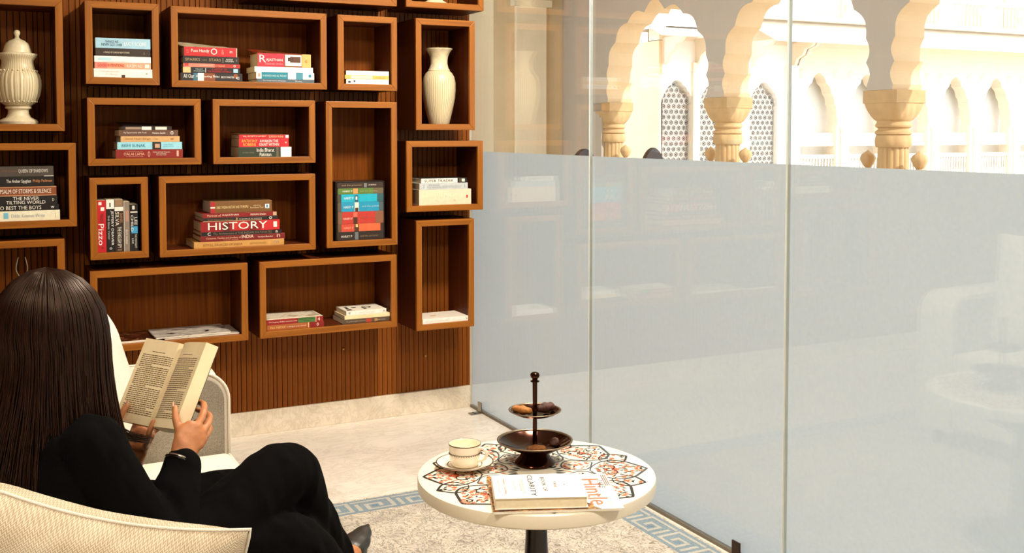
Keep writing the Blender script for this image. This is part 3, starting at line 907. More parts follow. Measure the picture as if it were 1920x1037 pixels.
stack(-.228, 1.2382, [
 dict(x=-1.643, L=.257, th=.0352, c='8c2216', label='maroon hardback at the foot of the stack under a cyan book', hard=True, p=[(.905, .935, .2, .85, 'e9b9a0')],
      t=[('DALAI LAMA', .12, .42, .35, .65, 'f3bd9c'), ('an authorised biography', .14, .40, .72, .80, 'f3d6bc'), ('an illustrated portrait', .15, .40, .18, .26, 'f3d6bc'), ('0', .47, .505, .15, .8, 'e8b098'), ('TENZIN GEYCHE TETHONG\nwith contributions\nfrom many friends', .545, .80, .28, .75, 'f3e0cc')]),
 dict(x=-1.637, L=.248, th=.0292, c='9fdcea', label='cyan hardback with a dark portrait panel on its spine', hard=True, p=[(.535, .67, 0, 1, '2c211c'), (.575, .65, .2, .75, 'c9a184')],
      t=[('RISHI SUNAK', .07, .43, .34, .72, '167a96'), ('THE RISE', .71, .85, .55, .72, '5aaec0'), ('michael ashcroft', .70, .87, .32, .45, '5aaec0')]),
 dict(x=-1.624, L=.226, th=.0230, c='d9ab74', label='tan book with brown script lettering in the middle of its stack', t=[('Sarai Nari Singh', .08, .50, .3, .72, '9c6428'), ('a saga', .55, .63, .35, .6, 'a87434'), ('w', .84, .90, .3, .68, '8a5420')]),
 dict(x=-1.630, L=.226, th=.0240, c='6c4a38', label='brown paperback with white lettering above the tan book', t=[('My Experiments with Truth', .08, .46, .38, .68, 'fbf1e4'), ('Mahatma Gandhi', .56, .78, .38, .66, 'fbf1e4'), ('o', .87, .92, .25, .8, 'fbf6ee')]),
 dict(x=-1.614, L=.185, th=.0140, c='2a1c16', label='thin dark book with a white spine panel topmost under the shelf top', p=[(.38, .58, .0, .95, 'f6efe4'), (.66, .90, .05, .9, 'f2e8d8'), (.05, .37, .1, .8, 'a58a74')], curl=('24160f', .018, .012)),
], G)
G = 'books in the shelf box right of centre'
stack(-.226, 1.2382, [
 dict(x=-1.162, L=.223, th=.0415, c='2f3a24', label='dark green book with a white end panel under the red books', p=[(.795, 1, 0, 1, 'fbf9f4'), (.71, .755, .0, 1, '6a5a4a')],
      t=[('ILHAN NIAZ', .08, .29, .38, .52, '8a7a64'), ('India Bharat\nPakistan', .34, .67, .08, .88, 'fdf8ee')]),
 dict(x=-1.160, L=.210, th=.0350, c='d0202c', label='bright red paperback with yellow and white lettering on a green book', t=[('ANTHONY\nROBBINS', .05, .37, .10, .90, 'f0bd4c'), ('AWAKEN THE\nGIANT WITHIN', .40, .80, .12, .88, 'fff4e8'), ('w', .92, .96, .42, .62, 'ffe9dc')]),
 dict(x=-1.159, L=.210, th=.0155, c='c61a22', label='thin red paperback on top of the red book with yellow lettering', p=[(.93, .99, .15, .9, 'fff6ea')], t=[('RAJ, SECRETS & LAMENT', .08, .54, .25, .8, 'ffd9b8'), ('SUKHU RANI', .59, .88, .25, .8, 'f6d69a')], curl=('5a3a1a', .012, .01)),
], G)
G = 'dark novels in the left shelf box'
stack(-.228, 1.0042, [
 dict(x=-2.093, L=.243, th=.0386, c='f3edd0', label='pale yellow book at the foot of the dark novels', p=[(.19, .26, .25, .85, '7cc0d8')], t=[('Dibbs Kimmet Write', .30, .78, .35, .68, 'a7b0b4'), ('|', .93, .935, .2, .7, 'c9b26a')]),
 dict(x=-2.093, L=.240, th=.0216, c='17120f', label='black novel lettered BEST THE BOYS above the pale yellow book', t=[('TO BEST THE BOYS', .10, .74, .2, .86, 'efe9dc'), ('w', .88, .93, .3, .7, 'f6f2ea')]),
 dict(x=-2.093, L=.235, th=.0335, c='1a1613', label='black novel with two lines of white lettering', t=[('THE NEVER\nTILTING WORLD', .24, .82, .10, .92, 'f4eee2'), ('D', .925, .95, .35, .7, 'e9e2d4')]),
 dict(x=-2.093, L=.232, th=.0356, c='8a4a26', label='copper brown novel lettered PSALM in the middle of the dark stack', p=[(0, 1, .90, 1, 'c08a62'), (0, 1, 0, .10, 'c08a62')], t=[('A PSALM OF STORMS & SILENCE', .10, .92, .28, .74, 'fbf3e4')]),
 dict(x=-2.093, L=.224, th=.0378, c='191411', label='black novel with white and orange lettering second from the top', t=[('The Amber Spyglass', .26, .64, .3, .72, 'f6f0e4'), ('Philip Pullman', .67, .97, .34, .70, 'd98f58')]),
 dict(x=-2.093, L=.223, th=.0385, c='4d443c', label='grey-brown novel on top of the dark stack', p=[(.85, 1.0, .0, .07, 'efe8dc')], t=[('QUEEN OF SHADOWS', .45, .91, .32, .72, 'ece4d8'), ('sarah j maas', .18, .42, .42, .66, '8f5a40')]),
], G)
G = 'upright books in the narrow shelf box'
UP = [
 (-1.715, .0325, .206, 'c01f26', 'red upright book with big white lettering', [('Pizzo', .45, .86, .10, .72, 'fdf2ec'), ('MARIO', .26, .42, .3, .7, '8a1418')], [(.03, .09, .15, .5, 'fbe9e0'), (.13, .20, .4, .8, 'fbf2ea'), (.895, .925, .45, .65, '7a1216')], .206),
 (-1.6815, .0295, .208, '151211', 'black upright book with a white top beside the red one', [('JEFFERY DEAVER', .21, .87, .52, .90, 'f6f2ea'), ('THE FINAL TWIST', .30, .76, .16, .38, 'cfc8bc'), ('o', .91, .95, .35, .65, 'ffffff')], [(0, .175, 0, 1, 'f7f1e6'), (.06, .14, .4, .55, '1c1815')], .208),
 (-1.6510, .0325, .208, '2e2018', 'dark brown upright book with big lettering in the middle of five', [('SILVA', .24, .50, .08, .5, 'f4eadb'), ('DANIEL', .26, .46, .6, .9, 'c08a58'), ('THE ENGLISH SPY', .52, .93, .32, .75, 'f6efe2')], [(0, .13, .05, .95, '9a7a58'), (.14, .22, 0, 1, 'f3ecdf'), (.955, .975, .3, .8, '8a7458')], .208),
 (-1.6170, .0220, .199, '8d7f70', 'grey upright book, second from the right of five', [('dark matter', .56, .86, .3, .75, 'e6ddd0')], [(.18, .40, .3, .9, 'b98a78'), (0, 1, 0, .12, 'cfc6b8')], .199),
 (-1.5935, .0300, .187, '14110f', 'black upright book with a blue figure, rightmost of five', [('LEE', .28, .44, .55, .9, 'f2ede4'), ('CHILD', .23, .58, .1, .42, 'f2ede4'), ('THE MIDNIGHT', .63, .94, .58, .82, 'd8d2c6'), ('LINE', .73, .84, .2, .42, 'e4ded2')], [(.03, .11, .3, .6, 'e9e2d4'), (.15, .18, .05, .95, 'd8d0c2'), (.47, .62, .15, .95, '3f9ccc')], .187),
]
for (x0, th, h, c, lab, tx, pt, _) in UP:
    book(lab, (x0, -.228, .8682 + h), h, th, .13, c, tx, pt, False, None, True, G)
G = 'red history books in the wide shelf box'
stack(-.230, .8648, [
 dict(x=-1.348, L=.373, th=.0258, d=.20, c='cf9a52', label='wide tan coffee-table book at the foot of the history stack', hard=True, t=[('ROYAL PALACES OF INDIA', .10, .53, .3, .66, '8a5a24'), ('GEORGE MICHELL', .61, .80, .35, .6, '9a6a30'), ('m', .88, .94, .3, .7, '9a8a74')]),
 dict(x=-1.322, L=.351, th=.0234, d=.19, c='7a1a14', label='maroon textile book second from the foot of the history stack', hard=True, t=[('Costumes, Textiles and Jewellery of', .07, .47, .35, .72, 'f6c8a8'), ('INDIA', .48, .62, .4, .95, 'fbe6d2'), ('Traditions in Rajasthan', .26, .44, .1, .28, 'f0b8a0'), ('Vandana Bhandari', .67, .85, .4, .66, 'fbe0cc'), ('n', .90, .94, .3, .8, 'f0d0b8')]),
 dict(x=-1.316, L=.331, th=.0156, d=.19, c='1a1411', label='thin black architecture book under the thick HISTORY book', t=[('The Architecture of THE INDIAN SULTANATES', .14, .87, .22, .78, '8f7a64'), ('a', .92, .95, .2, .8, 'f2e6d6'), ('C', .07, .11, .1, .9, 'f4eee4')]),
 dict(x=-1.320, L=.326, th=.0425, d=.18, c='96161a', label='thick red book with HISTORY in large white capitals', hard=True, p=[(.28, .36, 0, .8, '5a1a10'), (.40, .58, .1, .95, 'c02a24'), (.62, .70, 0, 1, '7a1a14'), (.76, 1, 0, 1, 'c8262a'), (.92, .965, .25, .8, 'fbeee4')],
      t=[('HISTORY', .09, .84, .18, .90, 'fdf6ea')]),
 dict(x=-1.310, L=.309, th=.0148, d=.18, c='241c18', label='thin dark book between HISTORY and the thin red book', p=[(0, .78, 0, .14, 'c8a878')], t=[('from Babur to Bahadur', .06, .40, .3, .7, '8f6a48'), ('o', .43, .455, .2, .85, 'e6c08c'), ('the garden of the emperors', .47, .78, .3, .66, 'e4d8c8'), ('o', .88, .92, .12, .9, 'fbf4e8')]),
 dict(x=-1.311, L=.305, th=.0175, d=.18, c='8a1a18', label='thin red book under the brown art book', p=[(.95, 1, .1, .95, 'c9a684')], t=[('Portrait of', .06, .24, .25, .75, 'f6cdb0'), ('RAJASTHAN', .26, .48, .25, .75, 'fbe6d4'), ('MOHAN SINGH', .64, .85, .28, .74, 'fbe6d4')]),
 dict(x=-1.278, L=.255, th=.0468, d=.17, c='7c5428', label='brown book with a red end band on top of the history stack', dy=.01, pages=M['pages_white'], top='8f6a3e', p=[(0, .075, 0, 1, 'b3262c'), (0, .075, .42, .56, 'f6e6d4'), (.885, .955, .30, .70, 'dfeaf2'), (.905, .93, .38, .62, '4a8ab4')],
      t=[('EARLY INDIAN HISTORY AND ITS PEOPLE', .10, .61, .38, .62, 'f6dca0'), ('edited by\nRomeshwar Dutt', .64, .86, .34, .66, 'e9cf9e')]),
], G)
# slip-cased set of seven coloured books
set_box = thing('slipcase', 'dark open slipcase holding seven coloured books', 'slipcase', (-.735, -.226, .8678))
cm = plain('1c1512', 0.3)
S_H, S_L = .258, .210
MB().box((-.0105, .003, 0), (-.0075, .145, S_H)).build('side_panel', cm, set_box, bevel=.0005)
MB().box((S_L + .0005, .003, 0), (S_L + .0035, .145, S_H)).build('side_panel', cm, set_box, bevel=.0005)
MB().box((-.0075, .003, S_H - .003), (S_L + .0005, .145, S_H)).build('top_panel', cm, set_box, bevel=.0005)
MB().box((-.0105, .145, 0), (S_L + .0035, .148, S_H)).build('rear_panel', cm, set_box, bevel=.0005)
G = 'seven books of the coloured boxed set'
HP = [
 (.0395, '2e221c', [('HARRY P', .06, .30, .35, .6, 'efe6da'), ('and the sorcerer', .48, .88, .35, .6, '8a7458')], [(.36, .44, .05, .95, '6a7076')], 'dark brown book at the foot of the boxed set'),
 (.0345, 'd8683e', [('HARRY P', .12, .32, .35, .62, 'f6b090')], [(.0, .07, 0, 1, '6a4a34'), (.07, .34, 0, 1, 'cc4a34'), (.93, 1, 0, 1, '3a2418'), (.35, .45, .0, .95, '4a2c1a'), (.38, .43, .55, .95, 'f0c07a')], 'orange book second from the foot of the boxed set'),
 (.0550, 'bf3a30', [('HARRY P', .11, .31, .35, .52, 'fbd6c8'), ('and the order', .48, .88, .45, .58, 'a05a48')], [(0, .09, 0, 1, '7a5a44'), (.82, 1, 0, 1, '8a5a40'), (.33, .42, 0, .55, '4a2a18'), (.33, .42, .55, .95, 'd86a58')], 'thick red book in the boxed set'),
 (.0425, '2496bc', [('HARRY P', .12, .33, .35, .62, 'e0f6fb'), ('and the goblet', .52, .90, .4, .65, 'a8d4de')], [(0, .07, 0, 1, '5a5048'), (.9, 1, 0, 1, '4a5a5e'), (.36, .45, .0, .98, 'f2e2d0'), (.37, .44, .0, .4, '4a2c1c')], 'blue book with a pale figure in the boxed set'),
 (.0360, '1fb0cc', [('HARRY P', .13, .33, .35, .65, 'e6fafc')], [(0, .07, 0, 1, '4a4640'), (.86, 1, 0, 1, '355a60'), (.36, .44, .05, .85, '2a5a70'), (.38, .42, .3, .7, 'eef2f2')], 'turquoise book in the boxed set'),
 (.0270, '5d7c38', [('HARRY P', .10, .31, .35, .66, 'f2f6e4'), ('and the chamber', .48, .88, .35, .62, 'a8b078')], [(.78, 1, 0, 1, '6a5c44'), (.33, .43, .05, .95, 'd8965c')], 'green book second from the top of the boxed set'),
 (.0250, '3b2a22', [('and the prisoner', .08, .52, .3, .7, 'a8906c'), ('J K ROWLE', .66, .84, .35, .65, 'f0e6da')], [(.57, .63, .1, .9, '7a7c80')], 'brown book at the top of the boxed set'),
]
z = .8680
z_span = sum(h[0] for h in HP)
kf = (S_H - .0045) / z_span
for th, c, tx, pt, lab in HP:
    th *= kf
    book(lab, (-.7352, -.2255, z), .208, th - .0006, .135, c, tx, pt, False, None, False, G)
    z += th
G = 'books in the shelf box by the glass'
stack(-.228, 1.0102, [
 dict(x=-.358, L=.258, th=.0706, c='efd9bd', label='very thick cream book at the foot of the stack near the glass', hard=True, d=.17, p=[(.90, .935, .42, .60, 'c0442a')], t=[('HERMAN MELVILLE', .08, .84, .50, .74, 'fbeacb'), ('a life', .3, .7, .25, .40, 'f4e0c4')]),
 dict(x=-.356, L=.239, th=.0282, c='c6ccce', label='pale grey-blue book between a cream book and a white one', d=.16, t=[('SPEAKING\nTHE NATION', .15, .44, .18, .85, '8f979a'), ('the oratorical making of\nsecular neo liberal india', .46, .86, .22, .62, '9aa2a6'), ('|', .085, .095, .2, .8, '8a9296'), ('|', .93, .94, .2, .8, '8a9296')]),
 dict(x=-.348, L=.227, th=.0215, c='f4efe6', label='white spined book lettered SUPER TRADER with a dark end', d=.16, top='221c16', p=[(.79, 1, 0, 1, '1c1713'), (.83, .86, .1, .9, '6a5c44'), (.88, .95, .2, .85, 'e9e4da')], t=[('SUPER TRADER', .07, .70, .25, .75, '5c544c')]),
], G)
book('single white book lying in the tall lower shelf box by the glass', (-.344, -.230, .4697), .232, .022, .16, 'f4efe6', [('a garland of stories from the desert', .06, .55, .35, .6, 'c8beb0'), ('a', .93, .96, .35, .65, '5a534c')], (), False, M['pages_white'], False, None, 'efe4d4')
o = MB().lathe([(0.0001, 0.0006), (0.012, 0.0006), (0.012, 0.0), ], 24).build('cover_ornament', ink('c98a4a'), [b for b in bpy.data.objects if b.get('label', '').startswith('single white book')][0])
o.location = (.08, .07, .0226); o.scale = (1.2, .6, 1)
G = 'left stack of the low shelf box'
stack(-.222, .4987, [
 dict(x=-1.050, L=.248, th=.0229, c='b0622e', label='orange and red paperback at the foot of the left low stack', p=[(.74, 1, 0, 1, '8c1a18'), (.72, .735, 0, 1, 'f0d49a')], t=[('PAUL THEROUX', .06, .32, .3, .7, 'f6cf80'), ('a dangerous novel', .34, .68, .32, .66, 'f2e0cc'), ('o', .87, .91, .25, .8, 'fff6ea')]),
 dict(x=-1.050, L=.245, th=.0229, c='98201c', label='red paperback with a green end panel and a white cover on top', p=[(.55, .86, .05, .95, '4a7a3e'), (.865, .875, 0, 1, 'f0d8a8')], top='e6dcc8', t=[('The happiest Indian romantic tales', .03, .53, .35, .65, 'fbe4d4'), ('FARRUKH KHAN\nof jaipur', .57, .83, .2, .85, '1f3a1c'), ('4', .90, .94, .2, .8, 'fff4e6')], curl=('e4d8c2', .006, .012)),
], G)
G = 'right stack of the low shelf box'
stack(-.222, .4987, [
 dict(x=-.715, L=.226, th=.0201, c='5a4a3a', label='dark olive paperback at the foot of the right low stack', p=[(.47, .58, .1, .9, 'b8402c'), (.64, .70, .2, .8, 'b88a4a')], t=[('the great mughal emperors', .06, .46, .35, .66, 'c8b898'), ('akbar and co', .70, .86, .35, .65, 'cbbda2')], pages=M['pages_white']),
 dict(x=-.708, L=.217, th=.0165, c='f4dfb0', label='cream paperback in the middle of the right low stack', t=[('a short walk', .3, .6, .3, .65, 'e6d0a0')], pages=M['pages_white']),
 dict(x=-.700, L=.185, th=.0185, c='f3ede2', label='white paperback with a bold black cover design on the right low stack', top='ece4d2', pages=M['pages_white'], t=[('small things', .3, .7, .3, .6, 'd8cfc0'), ('q', .05, .09, .2, .8, '3a3430'), ('m', .92, .96, .3, .7, '6a645c')]),
], G)
bk = [b for b in bpy.data.objects if b.get('label', '').startswith('white paperback with a bold black')][0]
zt = .0192
def ring(cx, cy, ro, ri, n=28):
    vs, fs = [], []
    for i in range(n):
        a = 2 * PI * i / n
        vs += [(cx + ro * math.cos(a), cy + ro * math.sin(a), zt), (cx + ri * math.cos(a), cy + ri * math.sin(a), zt)]
    for i in range(n):
        j = (i + 1) % n
        fs.append((2 * i, 2 * j, 2 * j + 1, 2 * i + 1))
    return MB().add(vs, fs)
ring(.115, .075, .022, .014).build('cover_ornament', ink('14110f'), bk, recalc=False)
ring(.060, .085, .012, .0005).build('cover_ornament', ink('14110f'), bk, recalc=False)
MB().box((.093, .035, zt - .0002), (.107, .062, zt)).build('cover_ornament', ink('14110f'), bk)
MB().box((.012, .02, zt - .0002), (.035, .05, zt)).build('cover_ornament', ink('2a2522'), bk)
MB().box((.02, .065, zt - .0002), (.034, .11, zt)).build('cover_ornament', ink('2a2522'), bk)

# ------------------------------------------------------------------ magazines in the low left box
def magazine(label, loc, rz, Lx, depth, th, cover_stops, scale, group='magazines in the low shelf box'):
    t = thing('magazine', label, 'magazine', loc, rz, group)
    MB().box((0, 0, 0), (Lx, depth, th - .0006)).build('page_block', M['pages_white'], t, bevel=.0008)
    m, nt, b = new_mat('magazine_cover')
    f = tex_noise(nt, scale, 3, (1, 1.6, 1), .5, .6)
    c = ramp(nt, f, cover_stops)
    c.node.color_ramp.interpolation = 'CONSTANT'
    nt.links.new(c, b.inputs['Base Color']); b.inputs['Roughness'].default_value = 0.3
    MB().box((0, -.0003, th - .0006), (Lx, depth, th)).build('front_cover', m, t)
    return t
S_ = srgb
magazine('stack-bottom magazine with a pale cover in the low left shelf box', (-1.466, -.222, .4984), 0, .300, .20, .006, [(0, S_('2a2420')), (.4, S_('cfc6ba')), (.6, S_('a39a8e'))], 9)
magazine('magazine with a grey and white photo cover in the low left shelf box', (-1.500, -.224, .5047), 0.02, .300, .20, .006, [(0, S_('1f1a18')), (.36, S_('b8b0a6')), (.5, S_('d6cec2')), (.62, S_('7a726a')), (.7, S_('e4dccf'))], 14)
magazine('magazine with a dark brown photo cover at the left of the low shelf box', (-1.718, -.226, .4984), 0, .205, .20, .010, [(0, S_('2a120a')), (.45, S_('4a1f10')), (.58, S_('9a6a44')), (.64, S_('3a180c'))], 22)
# ------------------------------------------------------------------ rug
def rug_mat():
    m, nt, b = new_mat('rug_field')
    f = tex_noise(nt, 6, 6, (1, 1, 1), .65, .8)
    g = tex_noise(nt, 15, 5, (1.3, 1, 1), .68, 2.2)
    c0 = ramp(nt, f, [(0.30, srgb('a39a90')), (0.5, srgb('c4bbae')), (0.72, srgb('d4cabb'))])
    ln = ramp(nt, g, [(0.43, (1, 1, 1, 1)), (0.470, (0.20, 0.18, 0.17, 1)), (0.50, (0.95, 0.93, 0.9, 1)), (0.57, (1, 1, 1, 1)), (0.63, (0.52, 0.50, 0.48, 1))])
    mx = nt.nodes.new('ShaderNodeMix'); mx.data_type = 'RGBA'; mx.blend_type = 'MULTIPLY'; mx.inputs['Factor'].default_value = 1.0
    nt.links.new(c0, mx.inputs['A']); nt.links.new(ln, mx.inputs['B'])
    nt.links.new(mx.outputs['Result'], b.inputs['Base Color'])
    b.inputs['Roughness'].default_value = 0.95
    bump(nt, b, tex_noise(nt, 260, 3), 0.7, 0.003)
    return m
M['rug'] = rug_mat()
M['rug_blue'] = fabric('rug_blue', '6b7d8a', '87959d', 160)
M['rug_line'] = fabric('rug_line', '9fa09a', 'b6b2a8', 160)
M['rug_dark'] = fabric('rug_dark', '5f7484', '7a8d99', 160)
RX0, RX1, RY0, RY1 = -3.1, -0.028, -4.3, -1.02
rug = thing('rug', 'beige mottled rug with a blue key-pattern border on the marble floor', 'rug', (0, 0, 0))
MB().box((RX0, RY0, 0.0005), (RX1, RY1, 0.007)).build('field', M['rug'], rug, bevel=.002)
zt = 0.0073
MB().box((RX0 + .012, RY1 - .135, .007), (RX1 - .012, RY1 - .012, zt)).build('border_band', M['rug_blue'], rug)
MB().box((RX1 - .135, RY0 + .012, .007), (RX1 - .012, RY1 - .135, zt)).build('border_band', M['rug_blue'], rug)
MB().box((RX0 + .012, RY0 + .012, .007), (RX1 - .135, RY0 + .135, zt)).build('border_band', M['rug_blue'], rug)
MB().box((RX0 + .012, RY0 + .135, .007), (RX0 + .135, RY1 - .135, zt)).build('border_band', M['rug_blue'], rug)
def ribbon2(pts, w, z, mb, closed=False):
    n = len(pts)
    L_, R_ = [], []
    for i in range(n):
        if closed:
            a, b = Vector(pts[i - 1]), Vector(pts[(i + 1) % n])
        else:
            a, b = Vector(pts[max(i - 1, 0)]), Vector(pts[min(i + 1, n - 1)])
        d = (b - a)
        if d.length < 1e-9: d = Vector((1, 0))
        d.normalize()
        nn = Vector((-d.y, d.x))
        ww = w(i / (n - 1)) if callable(w) else w
        p = Vector(pts[i])
        L_.append((*(p + nn * ww / 2), z)); R_.append((*(p - nn * ww / 2), z))
    fs = [(i, (i + 1) % n, n + (i + 1) % n, n + i) for i in range(n if closed else n - 1)]
    mb.add(L_ + R_, fs)
def key_unit(o, ux, uy, mb, mb2):
    # square spiral drawn with straight bars, unit box 0..1
    w = .09
    bars = [(.0, .82, 1.0, .92), (.0, .08, .10, .82), (.10, .08, .72, .18), (.62, .18, .72, .62), (.28, .52, .62, .62), (.28, .30, .38, .52), (.84, .08, .94, .70)]
    for (a, b, c, d) in bars:
        ps = [(a, b), (c, b), (c, d), (a, d)]
        mb.add([(o[0] + ux[0] * p[0] + uy[0] * p[1], o[1] + ux[1] * p[0] + uy[1] * p[1], zt + .0004) for p in ps], [(0, 1, 2, 3)])
    ps = [(.42, .30), (.56, .30), (.56, .46), (.42, .46)]
    mb2.add([(o[0] + ux[0] * p[0] + uy[0] * p[1], o[1] + ux[1] * p[0] + uy[1] * p[1], zt + .0004) for p in ps], [(0, 1, 2, 3)])
mk, mk2 = MB(), MB()
x = RX1 - .15
while x > RX0 + .2:
    key_unit((x, RY1 - .130), (-.150, 0), (0, .112), mk, mk2); x -= .158
y = RY1 - .15
while y > RY0 + .2:
    key_unit((RX1 - .130, y), (0, -.150), (.112, 0), mk, mk2); y -= .158
tag(mk.build('key_pattern', M['rug_line'], rug, recalc=False), kind='stuff')
tag(mk2.build('key_pattern_centres', M['rug_dark'], rug, recalc=False), kind='stuff')

# ------------------------------------------------------------------ round inlaid table
TC = Vector((-0.903, -2.37, 0.008))
TZ = 0.492                       # top height above the rug
TR = 0.295
table = thing('side_table', 'round white table with a floral inlay on a dark tapered pedestal', 'table', TC)
M['white_stone'] = plain('efe4cf', 0.35, var=0.03, scale=6, name='white_stone')
M['dark_lacquer'] = plain('1d0f0b', 0.22, var=0.1, scale=20, name='dark_lacquer')
MB().lathe([(0.0005, TZ - .034), (TR - .006, TZ - .034), (TR - .001, TZ - .030), (TR, TZ - .024), (TR, TZ - .006), (TR - .0015, TZ - .0015), (TR - .005, TZ), (0.0005, TZ)], 128).build('table_top', M['white_stone'], table, smooth=30)
MB().lathe([(0.17, 0.0), (0.17, 0.012), (0.16, 0.018), (0.06, 0.03), (0.044, 0.05), (0.041, 0.10), (0.034, 0.20), (0.0275, 0.33), (0.025, 0.42), (0.024, 0.44), (0.08, 0.456), (0.08, TZ - .034)], 64).build('pedestal', M['dark_lacquer'], table, smooth=30)
INK = plain('0d0e13', 0.45, var=0.3, scale=40, name='inlay_black')
SLATE = plain('39434e', 0.45, var=0.2, scale=40, name='inlay_slate')
CORAL = plain('d86f4c', 0.45, var=0.18, scale=50, name='inlay_coral')
zi = TZ + 0.0004
def petal_pts(ang, r0, r1, w, n=26, ogee=0.35):
    """pointed petal outline in table coordinates, base -> tip -> base"""
    side = []
    for i in range(n + 1):
        t = i / n
        r = r0 + (r1 - r0) * t
        s = math.sin(PI * min(1, t ** 0.9)) ** 0.75
        s *= (1 - ogee * max(0, (t - .72) / .28) ** 1.0)
        if t > .995: s = 0
        side.append((r, w * s))
    ca, sa = math.cos(ang), math.sin(ang)
    P = lambda r, q: (r * ca - q * sa, r * sa + q * ca)
    return [P(r, q) for r, q in side] + [P(r, -q) for r, q in reversed(side[:-1])]
PH = math.radians(160)
petals = []
for k in range(8):
    a = PH + k * PI / 4
    petals.append((a, .135, .280, .072))
    mb = MB(); ribbon2(petal_pts(a, .135, .280, .072), lambda t: .0032 + .0042 * abs(math.sin(PI * t)), zi + .0001, mb)
    mb.build('petal_outline', INK if k in (0, 1, 2, 3) else SLATE, table, recalc=False)
for k in range(8):
    a = PH + (k + .5) * PI / 4
    petals.append((a, .19, .272, .036))
    mb = MB(); ribbon2(petal_pts(a, .19, .272, .036), lambda t: .0026 + .0034 * abs(math.sin(PI * t)), zi + .0002, mb)
    mb.build('petal_outline', INK, table, recalc=False)
    mb = MB(); ribbon2(petal_pts(a, .075, .165, .040), .0040, zi + .0002, mb)
    mb.build('petal_outline', SLATE, table, recalc=False)
    petals.append((a, .075, .165, .040))
    # scroll tendril
    ca, sa = math.cos(a), math.sin(a)
    for s in (-1, 1):
        pts = []
        for i in range(26):
            t = i / 25
            rr = .021 * (1 - .72 * t)
            th = s * (t * 4.6) + (0 if s > 0 else PI)
            q = s * .050 + rr * math.cos(th); r = .178 + rr * math.sin(th)
            pts.append((r * ca - q * sa, r * sa + q * ca))
        mb = MB(); ribbon2(pts, .0036, zi + .0003, mb)
        mb.build('scroll_tendril', INK, table, recalc=False)
ml, mc, ms = MB(), MB(), MB()
rr_ = random.Random(11)
def leaf(mb, x, y, a, l, w, z):
    n = 7
    up, dn = [], []
    for i in range(n + 1):
        t = i / n
        q = w * math.sin(PI * t ** .8)
        cx, cy = (t - .5) * l, .25 * l * (t - .5) ** 2
        for lst, s in ((up, 1), (dn, -1)):
            px, py = cx, cy + s * q / 2
            lst.append((x + px * math.cos(a) - py * math.sin(a), y + px * math.sin(a) + py * math.cos(a), z))
    poly = up + dn[::-1][1:-1]
    mb.add(poly, [tuple(range(len(poly)))])
def flower(mb, x, y, s, z, n=5):
    a0 = rr_.random() * 6
    for k in range(n):
        a = a0 + 2 * PI * k / n
        leaf(mb, x + s * .55 * math.cos(a), y + s * .55 * math.sin(a), a, s, s * .55, z)
for (a, r0, r1, w) in petals:
    ca, sa = math.cos(a), math.sin(a)
    big = w > .05
    placed = []
    half_items = []
    tries = 0
    want = 30 if big else (9 if w > .037 else 6)
    while len(half_items) < want and tries < 900:
        tries += 1
        t = rr_.uniform(.10, .93)
        lim = w * math.sin(PI * t ** .9) ** .75 * (.92 if t < .72 else .62)
        q = rr_.uniform(0.0, max(0.001, lim - .006))
        r = r0 + (r1 - r0) * t
        if all((r - p[0]) ** 2 + (q - p[1]) ** 2 > .0092 ** 2 for p in placed) and q > .002:
            placed.append((r, q)); half_items.append((r, q, rr_.random(), rr_.uniform(-1.2, 1.2)))
    for (r, q, sel, an) in half_items:
        for s in (1, -1):
            x, y = r * ca - s * q * sa, r * sa + s * q * ca
            d = a + s * an
            if sel < .30:
                flower(mc, x, y, .0075 if big else .006, zi + .0002)
            elif sel < .68:
                leaf(ml, x, y, d, .015, .0052, zi + .0002)
            elif sel < .86:
                leaf(ms, x, y, d, .013, .0052, zi + .0002)
            else:
                leaf(mc, x, y, d, .012, .005, zi + .0002)
    # heart flower
    flower(mc, (r0 + .45 * (r1 - r0)) * ca, (r0 + .45 * (r1 - r0)) * sa, .013 if big else .009, zi + .0003, 6)
for k in range(24):
    a = 2 * PI * k / 24
    leaf(ml if k % 2 else ms, .060 * math.cos(a), .060 * math.sin(a), a, .026, .008, zi + .0002)
    leaf(mc, .084 * math.cos(a + .13), .084 * math.sin(a + .13), a, .014, .006, zi + .0002)
tag(ml.build('inlay_leaves', INK, table, recalc=False), kind='stuff')
tag(ms.build('inlay_grey_leaves', SLATE, table, recalc=False), kind='stuff')
tag(mc.build('inlay_flowers', CORAL, table, recalc=False), kind='stuff')
TOP = TC.z + TZ + 0.0009

# ------------------------------------------------------------------ cup and saucer
M['china'] = plain('f5ead6', 0.16, var=0.02, scale=10, name='china')
M['gilt'] = plain('6e5f50', 0.3, 0.6, name='grey_gilt_line')
SC = Vector((-1.047, -2.256, TOP))
sau = thing('saucer', 'cream china saucer with a grey ring under the cup on the inlaid table', 'saucer', SC)
MB().lathe([(0.030, 0.0), (0.034, 0.0), (0.036, 0.003), (0.055, 0.008), (0.070, 0.0135), (0.0725, 0.0155), (0.071, 0.0165), (0.054, 0.0115), (0.034, 0.0065), (0.0005, 0.006)], 64).build('dish', M['china'], sau, smooth=40)
MB().lathe([(0.0698, 0.0168), (0.0728, 0.0158), (0.0728, 0.0165), (0.0700, 0.0172)], 64, close=True).build('rim_line', M['gilt'], sau, smooth=True)
MB().lathe([(0.0425, 0.0094), (0.0445, 0.0098), (0.0445, 0.0102), (0.0425, 0.0098)], 64, close=True).build('ring_line', M['gilt'], sau, smooth=True)
cup = thing('cup', 'cream china cup with a grey band standing on the saucer', 'cup', SC + Vector((0, 0, 0.0069)))
